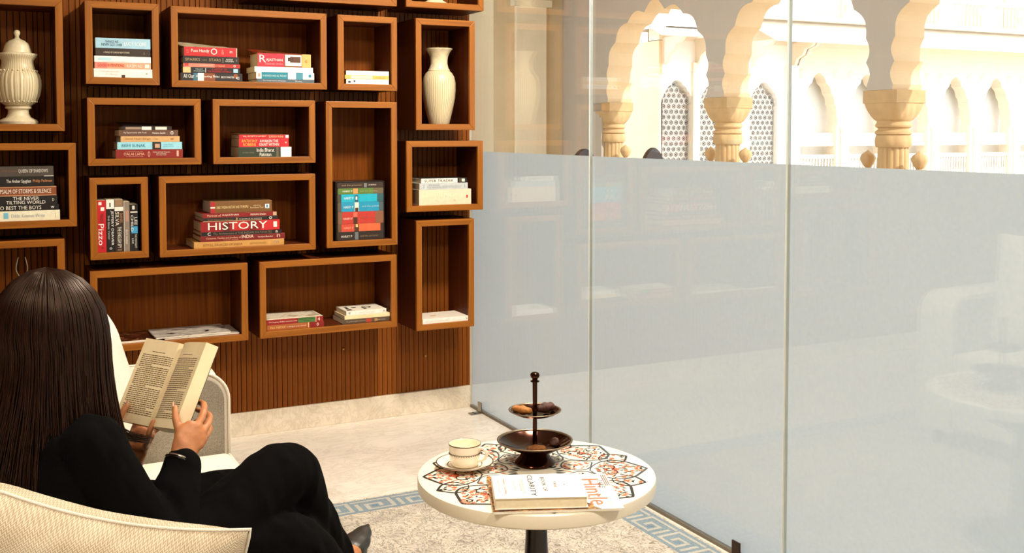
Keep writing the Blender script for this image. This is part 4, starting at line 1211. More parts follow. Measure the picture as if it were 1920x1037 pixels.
MB().lathe([(0.0005, 0.0), (0.030, 0.0), (0.034, 0.002), (0.0365, 0.007), (0.0375, 0.015), (0.039, 0.035), (0.0405, 0.0545), (0.040, 0.0555), (0.0385, 0.0545), (0.037, 0.035), (0.0355, 0.012), (0.030, 0.006), (0.0005, 0.005)], 64).build('bowl', M['china'], cup, smooth=40)
MB().lathe([(0.0402, 0.0525), (0.0411, 0.0548), (0.0402, 0.0560), (0.0396, 0.0556)], 64, close=True).build('rim_line', M['gilt'], cup, smooth=True)
MB().lathe([(0.0394, 0.0325), (0.0396, 0.0325), (0.0398, 0.0338), (0.0396, 0.0338)], 64, close=True).build('band_line', M['gilt'], cup, smooth=True)
mb = MB()
for kk in range(40):
    a = 2 * PI * kk / 40
    mb.lathe([(0.0002, -.0016), (0.0016, 0), (0.0002, .0016)], 6, c=(.0397 * math.cos(a), .0397 * math.sin(a), .0312))
tag(mb.build('band_motif', M['gilt'], cup), kind='stuff')
ha = math.radians(-52)
hp = smooth_curve([(.0385 , 0, .046), (.050, 0, .048), (.0605, 0, .041), (.061, 0, .030), (.053, 0, .020), (.0375, 0, .015)], 7)
hp = [(p.x * math.cos(ha), p.x * math.sin(ha), p.z) for p in hp]
MB().tube(hp, .0042, 12, flat=1.0).build('handle', M['china'], cup, smooth=True)

# ------------------------------------------------------------------ two-tier stand with pastries
M['bronze'] = plain('381b0f', 0.12, 0.85, var=0.2, scale=12, name='dark_bronze')
M['pewter'] = plain('8a7763', 0.3, 0.85, var=0.1, name='worn_rim')
SB = Vector((-0.873, -2.305, TOP))
st = thing('tiered_stand', 'dark bronze two-tier serving stand on the inlaid table', 'serving stand', SB)
MB().lathe([(0.0005, 0.0), (0.051, 0.0), (0.0525, 0.004), (0.050, 0.008), (0.040, 0.018), (0.033, 0.028), (0.031, 0.031), (0.0005, 0.031)], 56).build('base', M['bronze'], st, smooth=40)
MB().lathe([(0.0005, 0.031), (0.031, 0.031), (0.055, 0.038), (0.080, 0.050), (0.0925, 0.058), (0.0925, 0.0595), (0.080, 0.0525), (0.055, 0.041), (0.030, 0.0345), (0.0005, 0.034)], 64).build('lower_bowl', M['bronze'], st, smooth=40)
MB().lathe([(0.0905, 0.0565), (0.0965, 0.0595), (0.0970, 0.0615), (0.0935, 0.0620), (0.0895, 0.0590)], 64, close=True).build('bowl_rim', M['pewter'], st, smooth=True)
MB().lathe([(0.0055, 0.033), (0.0060, 0.06), (0.0055, 0.118), (0.0055, 0.128), (0.0060, 0.17), (0.0062, 0.205), (0.0062, 0.210)], 20).build('stem', M['bronze'], st, smooth=40)
MB().lathe([(0.0062, 0.118), (0.012, 0.118), (0.035, 0.123), (0.055, 0.130), (0.0635, 0.1355), (0.0635, 0.137), (0.055, 0.1325), (0.035, 0.126), (0.0062, 0.1215)], 56).build('upper_dish', M['bronze'], st, smooth=40)
MB().lathe([(0.0620, 0.1345), (0.0670, 0.1370), (0.0675, 0.1385), (0.0645, 0.1388), (0.0615, 0.1370)], 56, close=True).build('dish_rim', M['pewter'], st, smooth=True)
MB().lathe([(0.0062, 0.2085), (0.0115, 0.210), (0.0115, 0.2125), (0.0070, 0.214), (0.0066, 0.2175), (0.0110, 0.2215), (0.0122, 0.227), (0.0105, 0.232), (0.006, 0.2345), (0.0005, 0.235)], 24).build('finial', M['bronze'], st, smooth=40)
def crust(name, c0, c1):
    m, nt, b = new_mat(name)
    f = tex_noise(nt, 90, 6, (1, 1, 1), .7, .5)
    nt.links.new(ramp(nt, f, [(.3, srgb(c0)), (.7, srgb(c1))]), b.inputs['Base Color'])
    b.inputs['Roughness'].default_value = .6
    bump(nt, b, f, .9, .003)
    return m
def pastry(loc, l, r, rz, tilt, m, label, seed):
    o = MB()
    rn = random.Random(seed)
    ph = rn.random() * 9
    def fn(u, v):
        a = 2 * PI * v
        t = u * 2 - 1
        rad = r * (max(0.0, 1 - abs(t) ** 2.6)) ** .5 * (1 + .10 * math.sin(7 * t + ph) + .10 * noise.noise(Vector((t * 3, math.cos(a) * 2, math.sin(a) * 2 + seed))))
        return (t * l / 2, rad * math.cos(a), rad * math.sin(a) * .85)
    ob = o.grid(fn, 20, 18).build('pastry', m, smooth=True)
    ob.location = loc
    ob.rotation_euler = (0, tilt, rz)
    return tag(ob, label, 'pastry', 'pastries on the tiered stand')
GOLD = crust('golden_crust', '8a4a16', 'd0883a')
CHOC = crust('chocolate_crust', '2a1008', '5a2a14')
pastry(SB + Vector((-.031, .010, .1385)), .054, .0125, -.75, 0.10, GOLD, 'golden brown roll pastry on the left of the upper dish', 1)
pastry(SB + Vector((.030, -.002, .1405)), .050, .0145, -.1, -0.10, CHOC, 'dark chocolate pastry on the right of the upper dish', 2)
pastry(SB + Vector((-.020, -.047, .0525)), .050, .0115, -.42, 0.0, crust('brown_crust', '6a3612', 'b06c2c'), 'brown pastry at the near side of the lower bowl', 3)
pastry(SB + Vector((.046, -.018, .0525)), .046, .0120, .9, 0.0, CHOC, 'dark chocolate pastry at the right of the lower bowl', 4)

# ------------------------------------------------------------------ magazine and white book on the table
mg = thing('magazine', 'magazine with large coral lettering lying under the white book on the table', 'magazine', (-1.125, -2.583, TOP), math.radians(-21.7))
MB().box((0, 0, 0), (.293, .236, .0052)).build('page_block', M['pages_white'], mg, bevel=.0006)
white = plain('fbf6ee', 0.25, var=.01)
MB().box((0, -.0004, .0052), (.293, .236, .0058)).build('front_cover', white, mg)
def photo_mat():
    m, nt, b = new_mat('printed_photo')
    f = tex_noise(nt, 24, 2, (1, 2.5, 1), .5, .3)
    c = ramp(nt, f, [(0, srgb('3a2410')), (.40, srgb('7a4a1c')), (.50, srgb('c98a42')), (.56, srgb('5a4a3c')), (.64, srgb('d9a866'))])
    c.node.color_ramp.interpolation = 'CONSTANT'
    nt.links.new(c, b.inputs['Base Color']); b.inputs['Roughness'].default_value = .3
    return m
pp = [(0, 0), (.243, 0)] + [(.243 - .04 * (1 - math.cos(t)) - .012, .055 * math.sin(t)) for t in (.3, .6, .9, 1.2, 1.5)] + [(.19, .09), (.19, .236), (0, .236)]
MB().prism(pp, .0058, .0061, 'z').build('cover_photo', photo_mat(), mg)
lettering('Hintle', mg, CORAL, (.222, .200, .0066), (0, -.175, 0), (.046, 0, 0), 'cover_lettering')
lettering('TABLE', mg, plain('4a5a62', .4), (.262, .190, .0066), (0, -.055, 0), (.013, 0, 0), 'cover_lettering')
for kk, cc in enumerate(('8a5a44', '5a5a5a', 'c06a48')):
    MB().box((.2775 + kk * .0045, .150, .0058), (.2800 + kk * .0045, .226, .0062)).build('cover_stripe', plain(cc, .4), mg)
lettering('winter issue\nhome  craft', mg, plain('8a8a86', .4), (.262, .05, .0066), (0, -.032, 0), (.010, 0, 0), 'cover_lettering')

bb = thing('book', 'white hardback with CLARITY on its cover lying on the table', 'book', (-1.118, -2.577, TOP + .0068), math.radians(-22.6))
BW, BH, BTk = .209, .156, .0265
MB().box((0, 0, 0), (BW, BH, .0022)).box((0, 0, BTk - .0022), (BW, BH, BTk)).box((0, BH, 0), (BW, BH + .0022, BTk)).build('cover', white, bb, bevel=.0006)
MB().box((.003, .003, .0022), (BW - .003, BH, BTk - .0022)).build('page_block', plain('f0e2c2', .9, var=.05, scale=120), bb)
def cover_text(s, u, w, v0, v1, c):
    # lines run from the far edge (spine) towards the reader's side; top of the book is at +x
    lettering(s, bb, plain(c, .4, var=.02), (u * BW, v0 * BH, BTk + .0005), (0, (v1 - v0) * BH, 0), (w * BW, 0, 0), 'cover_lettering')
cover_text('CLARITY', .395, .060, .97, .06, '1c1a19')
cover_text('BOOK OF', .540, .045, .86, .25, '3a3634')
cover_text('THE', .665, .035, .68, .40, '7a5c50')
cover_text('A', .775, .022, .56, .48, '4a4644')
cover_text('timeless ideas for a calm mind\nand a generous heart', .285, .055, .80, .18, 'a88a7c')
cover_text('notes to read slowly', .225, .022, .72, .35, 'a88a7c')
cover_text('PARAS CHOPRA', .115, .024, .82, .16, 'b0604a')
cover_text('wanderer and founder', .055, .016, .80, .22, '8a8480')

# ------------------------------------------------------------------ sofa
M['sofa'] = fabric('sofa_linen', 'd6cbb8', 'f0e8d8', 500)
M['sofa_arm'] = fabric('sofa_arm_linen', 'cfc5b6', 'e6ddcf', 300, mscale=(1, 1, 2.2))
M['arm_shade'] = fabric('sofa_arm_shaded', '786f63', 'a39a8c', 300, mscale=(1, 1, 2.2))  # arm linen darkened to carry the shade of its inner face
M['piping'] = fabric('sofa_piping', 'd8cfbf', 'efe8da', 700)
sofa = thing('sofa', 'light linen sofa with piped rounded arms that the reader sits on', 'sofa', (-2.0, -2.46, 0.008))
SO = Vector((-2.0, -2.46, 0.008))
def sl(p): return tuple(Vector(p) - SO)
XF, XB = -1.487, -2.40
def rbox(a, b, r, name, m, parent, seg=4):
    o = MB().box(sl(a), sl(b)).build(name, m, parent, smooth=True)
    md = o.modifiers.new('bevel', 'BEVEL'); md.width = r; md.segments = seg; md.limit_method = 'NONE'
    return o
rbox((XB, -3.36, .10), (XF - .015, -1.58, .285), .012, 'seat_frame', M['sofa'], sofa)
seat = rbox((XB + .05, -3.355, .287), (XF, -1.583, .422), .028, 'seat_cushion', M['sofa'], sofa, 5)
pp = [(XF - .006, -3.33, .4185), (XF - .006, -1.60, .4185)]
MB().tube([sl((XF - .010, -3.33 + i * 1.73 / 30, .4145)) for i in range(31)], .0048, 8).build('piping', M['piping'], seat, smooth=True)
rbox((XB - .16, -3.52, .10), (XB + .02, -1.41, .78), .05, 'backrest', M['sofa'], sofa, 5)
rbox((XB + .02, -2.45, .43), (XB + .17, -1.60, .80), .05, 'back_cushion', M['sofa'], sofa, 5)
rbox((XB + .02, -3.34, .43), (XB + .17, -2.47, .80), .05, 'back_cushion', M['sofa'], sofa, 5)
def arm(y0, y1):
    r = .085
    out = [(XF - .004, .075)] + [(XF - .004 - r + r * math.cos(t), .655 - r + r * math.sin(t)) for t in [i * PI / 2 / 10 for i in range(11)]] + [(XB + .02, .672), (XB + .02, .075)]
    mb = MB()
    mb.prism([(p[0] - SO.x, p[1] - SO.z) for p in out], y0 - SO.y, y1 - SO.y, 'y')
    a = mb.build('arm', M['sofa_arm'], sofa, smooth=35, bevel=.012)
    path = [p for p in out[:-1]]
    for yy in (y0, y1):
        pts = [Vector((p[0] - SO.x, yy - SO.y, p[1] - SO.z)) for p in path]
        MB().tube(pts, .0040, 8).build('piping', M['piping'], a, smooth=True)
    # thin sheet on the inner face, the arm's shade put into its colour
    yi = y0 if abs(y0 + 1.578) < .01 else y1
    sg = -1 if yi == y0 else 1
    r2 = .068
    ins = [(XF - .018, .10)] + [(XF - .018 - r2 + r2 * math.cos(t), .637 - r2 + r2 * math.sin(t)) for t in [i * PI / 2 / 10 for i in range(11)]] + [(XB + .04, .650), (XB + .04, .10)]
    MB().prism([(p[0] - SO.x, p[1] - SO.z) for p in ins], yi - SO.y, yi - SO.y + sg * .003, 'y').build('side_panel', M['arm_shade'], a, bevel=.0015)
arm(-1.578, -1.41); arm(-3.53, -3.362)
for lx in (XF - .06, XB - .08):
    for ly in (-1.47, -3.46):
        MB().lathe([(0.016, -.0005), (0.024, .07), (0.024, .102)], 16, c=sl((lx, ly, .0085))).build('leg', M['dark_lacquer'], sofa, smooth=40)

# ------------------------------------------------------------------ cushions
def herringbone():
    m, nt, b = new_mat('herringbone_weave')
    tc = nt.nodes.new('ShaderNodeTexCoord')
    sp = nt.nodes.new('ShaderNodeSeparateXYZ'); nt.links.new(tc.outputs['Object'], sp.inputs[0])
    def mth(op, a, bb_=None):
        n = nt.nodes.new('ShaderNodeMath'); n.operation = op
        for i, v in enumerate((a, bb_)):
            if v is None: continue
            if isinstance(v, (int, float)): n.inputs[i].default_value = v
            else: nt.links.new(v, n.inputs[i])
        return n.outputs[0]
    zig = mth('ABSOLUTE', mth('SUBTRACT', mth('FRACT', mth('MULTIPLY', sp.outputs['X'], 150.0)), 0.5))
    st_ = mth('FRACT', mth('ADD', mth('MULTIPLY', sp.outputs['Y'], 300.0), mth('MULTIPLY', zig, 2.0)))
    tri = mth('ABSOLUTE', mth('SUBTRACT', st_, 0.5))
    f2 = tex_noise(nt, 22, 4)
    mix = mth('ADD', mth('MULTIPLY', tri, 1.1), mth('MULTIPLY', f2, 0.55))
    c = ramp(nt, mix, [(.25, srgb('9c8a70')), (.60, srgb('c0b199')), (.85, srgb('d4c9b6'))])
    nt.links.new(c, b.inputs['Base Color'])
    b.inputs['Roughness'].default_value = .95
    b.inputs['Specular IOR Level'].default_value = .15
    bump(nt, b, tri, .5, .002)
    return m
def pillow(name, label, center, ex, ey, w, h, thick, m, pinch=.055, sag=0.0, pr_=.0045):
    """ex: width direction, ey: up direction"""
    ex, ey = Vector(ex).normalized(), Vector(ey)
    ey = (ey - ex * ey.dot(ex)).normalized()
    ez = ex.cross(ey)
    vs, fs = [], []
    N = 30
    def P(u, v, s):
        a, b = 2 * u - 1, 2 * v - 1
        X = a * w / 2 * (1 - pinch * (1 - b * b) * 1.0)
        Y = b * h / 2 * (1 - pinch * (1 - a * a) * 1.0)
        Y -= sag * max(0, b) * (1 - min(1, abs(a - .35) / .65) ** 2)
        t = (max(0, 1 - a ** 4) * max(0, 1 - b ** 4)) ** .55
        Z = s * thick / 2 * t + .006 * noise.noise(Vector((a * 3, b * 3, s)))* t
        return (X, Y, Z)
    mb = MB()
    mb.grid(lambda u, v: P(u, v, 1), N, N)
    mb.grid(lambda u, v: P(v, u, -1), N, N)
    me = mb.mesh(name, m, True, False)
    bm = bmesh.new(); bm.from_mesh(me)
    bmesh.ops.remove_doubles(bm, verts=bm.verts, dist=.0005)
    bmesh.ops.recalc_face_normals(bm, faces=bm.faces)
    bm.to_mesh(me); bm.free()
    root = bpy.data.objects.new(name, me); COL.objects.link(root)
    me.polygons.foreach_set('use_smooth', [True] * len(me.polygons))
    R = Matrix((ex, ey, ez)).transposed().to_4x4()
    R.translation = Vector(center)
    root.matrix_world = R
    edge = []
    for k in range(4 * N):
        q = k / N
        if q < 1: e = P(q, 0, 0)
        elif q < 2: e = P(1, q - 1, 0)
        elif q < 3: e = P(3 - q, 1, 0)
        else: e = P(0, 4 - q, 0)
        edge.append(e)
    MB().tube(edge, pr_, 8, closed=True).build('piping', M['piping'], root, smooth=True)
    return tag(root, label, 'cushion')
M['herring'] = herringbone()
E1 = Vector((.317, -.163, -.060)).normalized()
E2 = Vector((.03, -.16, .98))
rc = Vector((-1.789, -3.163, .782))
e2 = (E2 - E1 * E2.dot(E1)).normalized()
PW_, PH_ = .56, .365
pillow('throw_cushion', 'beige herringbone cushion in the foreground at the lower left', rc - E1 * PW_ / 2 - e2 * PH_ / 2, E1, e2, PW_, PH_, .19, M['herring'], .035, .018, .0028)
pillow('throw_cushion', 'off-white cushion propped in the far sofa corner behind the reader', (-1.885, -1.745, .670), (.35, .92, 0), (-.26, .10, .93), .46, .47, .17, fabric('cushion_linen', 'cfc6b6', 'e6dfd2', 480), .045)
# ------------------------------------------------------------------ the open paperback in the reader's hands
BX = Vector((0.39426, -0.91473, 0.08843)); BY = Vector((0.41403, 0.26271, 0.87153)); BN = Vector((-0.82045, -0.30700, 0.48231))
BO = Vector((-1.785, -2.180, 0.678))
al = math.radians(13.05)
PGW, PGH = .128, .198
DL = (-BX * math.cos(al) + BN * math.sin(al))            # spine -> left page edge
NL = (BX * math.sin(al) + BN * math.cos(al))
DR = (BX * math.cos(al) + BN * math.sin(al))             # spine -> right page edge
NR = (-BX * math.sin(al) + BN * math.cos(al))
def pl(u, v, off=0.0): return BO + DL * u + BY * v + NL * off
def pr(u, v, off=0.0): return BO + DR * u + BY * v + NR * off
reading = bpy.data.objects.new('open_book', None)
COL.objects.link(reading)
reading.location = BO
tag(reading, 'open paperback with cream pages held in the reader\'s hands', 'book')
def rel(p): return tuple(Vector(p) - BO)
def hump(u, h):     # page surface bulge near the spine
    t = min(1.0, u / PGW)
    return h * math.sin(PI * t ** .55) - .010 * max(0, 1 - t * 9)
def page_block(fn, hgt, thick, name, mat):
    n = 18
    top = [(PGW * i / n, hump(PGW * i / n, hgt)) for i in range(n + 1)]
    bot = [(PGW, -thick), (0.0, -thick * .9 - .003)]
    prof = top + bot
    mb = MB()
    vs = [rel(fn(u, 0, o)) for u, o in prof] + [rel(fn(u, PGH, o)) for u, o in prof]
    m = len(prof)
    fs = [tuple(range(m)), tuple(range(2 * m - 1, m - 1, -1))] + [(i, (i + 1) % m, m + (i + 1) % m, m + i) for i in range(m)]
    return mb.add(vs, fs).build(name, mat, reading, smooth=25)
M['pulp'] = plain('fbe8bf', 0.85, var=0.05, scale=25, name='pulp_paper')
page_block(pl, .006, .007, 'left_pages', M['pulp'])
page_block(pr, .010, .030, 'right_pages', M['pulp'])
# cover behind
mb = MB()
def slab(pts, d):
    a = [rel(p) for p in pts]; b = [rel(Vector(p) + d) for p in pts]
    mb.hexa(a + b)
slab([pl(0, -.001, -.0072), pl(PGW + .001, -.001, -.0072), pl(PGW + .001, PGH + .001, -.0072), pl(0, PGH + .001, -.0072)], -NL * .0008)
slab([pr(0, -.001, -.0302), pr(PGW + .001, -.001, -.0302), pr(PGW + .001, PGH + .001, -.0302), pr(0, PGH + .001, -.0302)], -NR * .0008)
slab([pl(0, -.001, -.0072), pr(0, -.001, -.0302), pr(0, PGH + .001, -.0302), pl(0, PGH + .001, -.0072)], -BN * .0008)
mb.build('cover', plain('3a2a22', .4), reading)
# printed lines, word by word, lying on the curved page
txt = MB()
rt = random.Random(5)
def print_page(fn, hgt, u_in, u_out, flip):
    y = PGH - .030
    k = 0
    head = True
    while y > .018:
        u = u_in; end = u_out
        if head:
            u, end = u_in + .028, u_out - .030
        if not head and k % 9 == 8: u += .008
        if not head and k % 11 == 6: end -= rt.uniform(.02, .06)
        while u < end:
            w = min(rt.uniform(.004, .0125), end - u)
            q = []
            for du in (0, w / 2, w):
                uu = u + du
                ur = uu if flip else (PGW - uu)
                q.append((ur, hump(ur, hgt) + .0005))
            for i in range(2):
                h = .0017 if not head else .0012
                txt.add([rel(fn(q[i][0], y, q[i][1])), rel(fn(q[i + 1][0], y, q[i + 1][1])), rel(fn(q[i + 1][0], y + h, q[i + 1][1])), rel(fn(q[i][0], y + h, q[i][1]))], [(0, 1, 2, 3)])
            u += w + .0018
        y -= .0046 if not head else .009
        head = False; k += 1
print_page(pl, .006, .012, PGW - .014, False)
print_page(pr, .010, .012, PGW - .012, True)
tag(txt.build('printed_text', plain('6a5538', .7), reading, recalc=False), kind='stuff')

# ------------------------------------------------------------------ reader
def etube(mb, pts, ra, rb=None, up=None, sides=16, sub=4, cap=True):
    """tapering limb through the points; ra along 'up', rb across; rounded ends"""
    pts = [Vector(p) for p in pts]
    if not hasattr(ra, '__len__'): ra = [ra] * len(pts)
    rb = rb or ra
    if not hasattr(rb, '__len__'): rb = [rb] * len(pts)
    P = smooth_curve(pts, sub); A = smooth_vals(ra, sub); B = smooth_vals(rb, sub)
    if cap:
        d0 = (P[0] - P[1]).normalized(); d1 = (P[-1] - P[-2]).normalized()
        r0, r1 = min(A[0], B[0]), min(A[-1], B[-1])
        pre, post = [], []
        for t in (1.0, .93, .75, .45):
            s = math.sqrt(max(0, 1 - t * t)) + .04
            pre.append((P[0] + d0 * r0 * t * .9, A[0] * s, B[0] * s))
        for t in (.45, .75, .93, 1.0):
            s = math.sqrt(max(0, 1 - t * t)) + .04
            post.append((P[-1] + d1 * r1 * t * .9, A[-1] * s, B[-1] * s))
        P = [p[0] for p in pre] + P + [p[0] for p in post]
        A = [p[1] for p in pre] + A + [p[1] for p in post]
        B = [p[2] for p in pre] + B + [p[2] for p in post]
    vs, fs = [], []
    nrm = None
    n = len(P)
    for i, p in enumerate(P):
        t = (P[min(i + 1, n - 1)] - P[max(i - 1, 0)]).normalized()
        if nrm is None:
            ref = Vector(up) if up else (Vector((0, 0, 1)) if abs(t.z) < .9 else Vector((1, 0, 0)))
            nrm = (ref - t * ref.dot(t)).normalized()
        else:
            nrm = (nrm - t * nrm.dot(t)).normalized()
        bi = t.cross(nrm)
        for k in range(sides):
            a = 2 * PI * k / sides
            vs.append(p + nrm * (A[i] * math.cos(a)) + bi * (B[i] * math.sin(a)))
    for i in range(n - 1):
        for k in range(sides):
            k2 = (k + 1) % sides
            fs.append((i * sides + k, i * sides + k2, (i + 1) * sides + k2, (i + 1) * sides + k))
    fs.append(tuple(range(sides))[::-1]); fs.append(tuple((n - 1) * sides + k for k in range(sides)))
    mb.add(vs, fs)
def rings(mb, rs, lat, dep, sides=28):
    """stack of ellipses: (centre, lateral radius, depth radius)"""
    vs, fs = [], []
    for c, a, b in rs:
        for k in range(sides):
            t = 2 * PI * k / sides
            vs.append(Vector(c) + lat * (a * math.cos(t)) + dep * (b * math.sin(t)))
    n = len(rs)
    for i in range(n - 1):
        for k in range(sides):
            k2 = (k + 1) % sides
            fs.append((i * sides + k, i * sides + k2, (i + 1) * sides + k2, (i + 1) * sides + k))
    fs.append(tuple(range(sides))[::-1]); fs.append(tuple((n - 1) * sides + k for k in range(sides)))
    mb.add(vs, fs)
def organic(name, mb, voxel, mat, parent, origin, smooth_it=4, disp=None):
    me = mb.mesh(name + '_raw', mat)
    tmp = bpy.data.objects.new(name + '_raw', me); COL.objects.link(tmp)
    r = tmp.modifiers.new('r', 'REMESH'); r.mode = 'VOXEL'; r.voxel_size = voxel
    s = tmp.modifiers.new('s', 'SMOOTH'); s.iterations = smooth_it; s.factor = .5
    bpy.context.view_layer.update()
    dg = bpy.context.evaluated_depsgraph_get()
    out = bpy.data.meshes.new_from_object(tmp.evaluated_get(dg))
    out.name = name
    bpy.data.objects.remove(tmp)
    if disp:
        nr = [v.normal.copy() for v in out.vertices]
        for v, n_ in zip(out.vertices, nr):
            v.co += n_ * disp(v.co, n_)
    o = Vector(origin)
    for v in out.vertices:
        v.co -= o
    out.materials.clear(); out.materials.append(mat)
    out.polygons.foreach_set('use_smooth', [True] * len(out.polygons))
    ob = bpy.data.objects.new(name, out); COL.objects.link(ob)
    if parent: ob.parent = parent
    return ob

def skin_mat():
    m, nt, b = new_mat('skin')
    f = tex_noise(nt, 40, 5)
    nt.links.new(ramp(nt, f, [(.3, srgb('a8683f')), (.7, srgb('c58456'))]), b.inputs['Base Color'])
    b.inputs['Roughness'].default_value = .5
    b.inputs['Subsurface Weight'].default_value = .12
    b.inputs['Subsurface Radius'].default_value = (.01, .004, .002)
    bump(nt, b, tex_noise(nt, 220, 4), .18, .001)
    return m
def cloth_mat(name, c0, c1, rough=.9):
    m, nt, b = new_mat(name)
    f = tex_noise(nt, 600, 2)
    nt.links.new(ramp(nt, f, [(.3, srgb(c0)), (.7, srgb(c1))]), b.inputs['Base Color'])
    b.inputs['Roughness'].default_value = rough
    b.inputs['Specular IOR Level'].default_value = .06
    bump(nt, b, f, .25, .001)
    return m
SKIN = skin_mat()
BLACK1 = cloth_mat('black_blazer_cloth', '030303', '070606')
BLACK2 = cloth_mat('black_trouser_cloth', '030202', '070404')
HAIR, hnt, hb = new_mat('dark_hair')
hf = tex_noise(hnt, 3, 5, (60, 60, 3), .6)
hnt.links.new(ramp(hnt, hf, [(.35, srgb('080302')), (.7, srgb('2a120a'))]), hb.inputs['Base Color'])
hb.inputs['Roughness'].default_value = .40
hb.inputs['Specular IOR Level'].default_value = .35
hb.inputs['Specular Tint'].default_value = (1.0, .72, .55, 1)

FWD = Vector((.73, .68, 0)).normalized()          # where the reader faces
LAT = Vector((FWD.y, -FWD.x, 0))                  # towards the reader's right side
UPV = Vector((0, 0, 1))
HC = Vector((-2.005, -2.335, .948))               # head centre
PB = Vector((-2.05, -2.38, .430))                 # base point of the figure

# landmarks
R_SH, R_EL, R_WR = Vector((-1.945, -2.450, .728)), Vector((-1.800, -2.455, .505)), Vector((-1.750, -2.362, .648))
L_SH, L_EL, L_WR = Vector((-2.120, -2.225, .755)), Vector((-1.965, -2.07, .545)), Vector((-1.822, -2.150, .602))
R_HIP, R_KN, R_AN = Vector((-1.99, -2.45, .500)), Vector((-1.518, -2.30, .572)), Vector((-1.345, -2.125, .262))
L_HIP, L_KN, L_AN = Vector((-2.02, -2.27, .505)), Vector((-1.545, -2.225, .470)), Vector((-1.450, -2.20, .115))

# --- body: one continuous mesh (head, neck, torso, arms with hands, legs with feet)
b = MB()
rings(b, [((-2.045, -2.365, .475), .12, .085), ((-2.045, -2.365, .53), .125, .09), ((-2.04, -2.36, .62), .125, .085), ((-2.035, -2.355, .70), .14, .085), ((-2.033, -2.352, .76), .13, .07), ((-2.03, -2.348, .795), .075, .055)], LAT, FWD)
etube(b, [(-2.03, -2.348, .77), (-2.02, -2.342, .83), HC + Vector((-.008, -.006, -.06))], [.052, .046, .050])
# skull, face
HF = (FWD * .92 + Vector((0, 0, -.38))).normalized()      # looking down to the book
HU = (UPV - HF * UPV.dot(HF)).normalized()
rings(b, [(HC + HU * .108 - HF * .012, .012, .014), (HC + HU * .100 - HF * .010, .042, .050), (HC + HU * .075 - HF * .006, .064, .078), (HC + HU * .035, .074, .092), (HC, .075, .094), (HC - HU * .035 + HF * .004, .070, .086), (HC - HU * .070 + HF * .018, .056, .066), (HC - HU * .095 + HF * .038, .040, .044), (HC - HU * .112 + HF * .050, .022, .024)], LAT, HF)
etube(b, [HC + HF * .088 + HU * .015, HC + HF * .104 - HU * .012, HC + HF * .112 - HU * .030], [.007, .010, .013], [.007, .010, .014])        # nose
for s in (-1, 1):
    etube(b, [HC + LAT * s * .015 + HF * .088 - HU * .066, HC + HF * .094 - HU * .064], [.006, .007])                                    # upper lip
    etube(b, [HC + LAT * s * .012 + HF * .086 - HU * .076, HC + HF * .091 - HU * .077], [.006, .008])                                    # lower lip
    etube(b, [HC + LAT * s * .076 + HU * .02 - HF * .006, HC + LAT * s * .080 - HU * .005 - HF * .010, HC + LAT * s * .074 - HU * .035], [.010, .014, .008], [.006, .007, .005])  # ear
    etube(b, [HC + LAT * s * .048 + HF * .074 + HU * .030, HC + LAT * s * .018 + HF * .088 + HU * .030], [.007, .007])                    # brow
# arms
etube(b, [R_SH, (R_SH + R_EL) / 2, R_EL, (R_EL * .45 + R_WR * .55), R_WR], [.045, .040, .034, .031, .0225], [.045, .040, .034, .031, .026])
etube(b, [L_SH, (L_SH + L_EL) / 2, L_EL, (L_EL * .45 + L_WR * .55), L_WR], [.045, .040, .034, .031, .0225], [.045, .040, .034, .031, .026])
# legs
etube(b, [R_HIP, Vector((-1.86, -2.440, .488)), Vector((-1.735, -2.415, .486)), Vector((-1.635, -2.37, .520)), R_KN, R_KN * .45 + R_AN * .55 + Vector((-.015, 0, 0)), R_AN], [.060, .056, .052, .050, .046, .040, .030])
etube(b, [L_HIP, L_HIP * .5 + L_KN * .5, L_KN, L_KN * .45 + L_AN * .55, L_AN], [.065, .058, .050, .044, .030])
# feet (bare inside the shoes)
FT = Vector((.645, .70, .30)).normalized()
HEEL_R = R_AN + Vector((-.026, -.028, -.048))
etube(b, [R_AN, R_AN * .5 + (HEEL_R + FT * .07) * .5 + Vector((0, 0, .012)), HEEL_R + FT * .10 + Vector((0, 0, .016)), HEEL_R + FT * .17, HEEL_R + FT * .215], [.030, .030, .024, .017, .010], [.030, .033, .036, .036, .020])
etube(b, [R_AN, HEEL_R], [.030, .026])
etube(b, [L_AN, L_AN + Vector((.05, .01, -.03)), L_AN + Vector((.12, .02, -.060)), L_AN + Vector((.185, .03, -.078))], [.030, .030, .022, .012], [.030, .034, .038, .022])
etube(b, [L_AN, L_AN + Vector((-.035, -.005, -.06))], [.030, .026])
# right hand: palm against the fore edge, thumb on the page, fingers wrapped behind the block
def finger(pts, r, nail_up=None):
    etube(b, pts, [r * 1.12, r * 1.08, r * .98, r * .78][:len(pts)], None, None, 12, 4)
RK = [Vector(p) for p in ((-1.716, -2.336, .711), (-1.707, -2.337, .697), (-1.708, -2.338, .683), (-1.717, -2.338, .671))]
etube(b, [R_WR, (-1.743, -2.350, .672), (-1.730, -2.342, .690), (-1.716, -2.338, .700)], [.022, .018, .016, .013], [.024, .030, .036, .032], up=(.1, -.95, .2))
etube(b, [R_WR, (-1.750, -2.349, .682), (-1.752, -2.337, .701)], [.018, .0165, .012])                                        # ball of the thumb
for kk in range(4):
    etube(b, [(-1.742, -2.350, .668), RK[kk]], [.014, .0115])
finger([(-1.752, -2.338, .700), (-1.7545, -2.327, .715), (-1.7570, -2.317, .733), (-1.7560, -2.303, .750)], .0085)
finger([RK[0], (-1.700, -2.318, .731), (-1.690, -2.272, .742), (-1.708, -2.225, .742)], .0078)
finger([RK[1], (-1.688, -2.306, .706), (-1.676, -2.258, .712), (-1.694, -2.212, .716)], .0082)
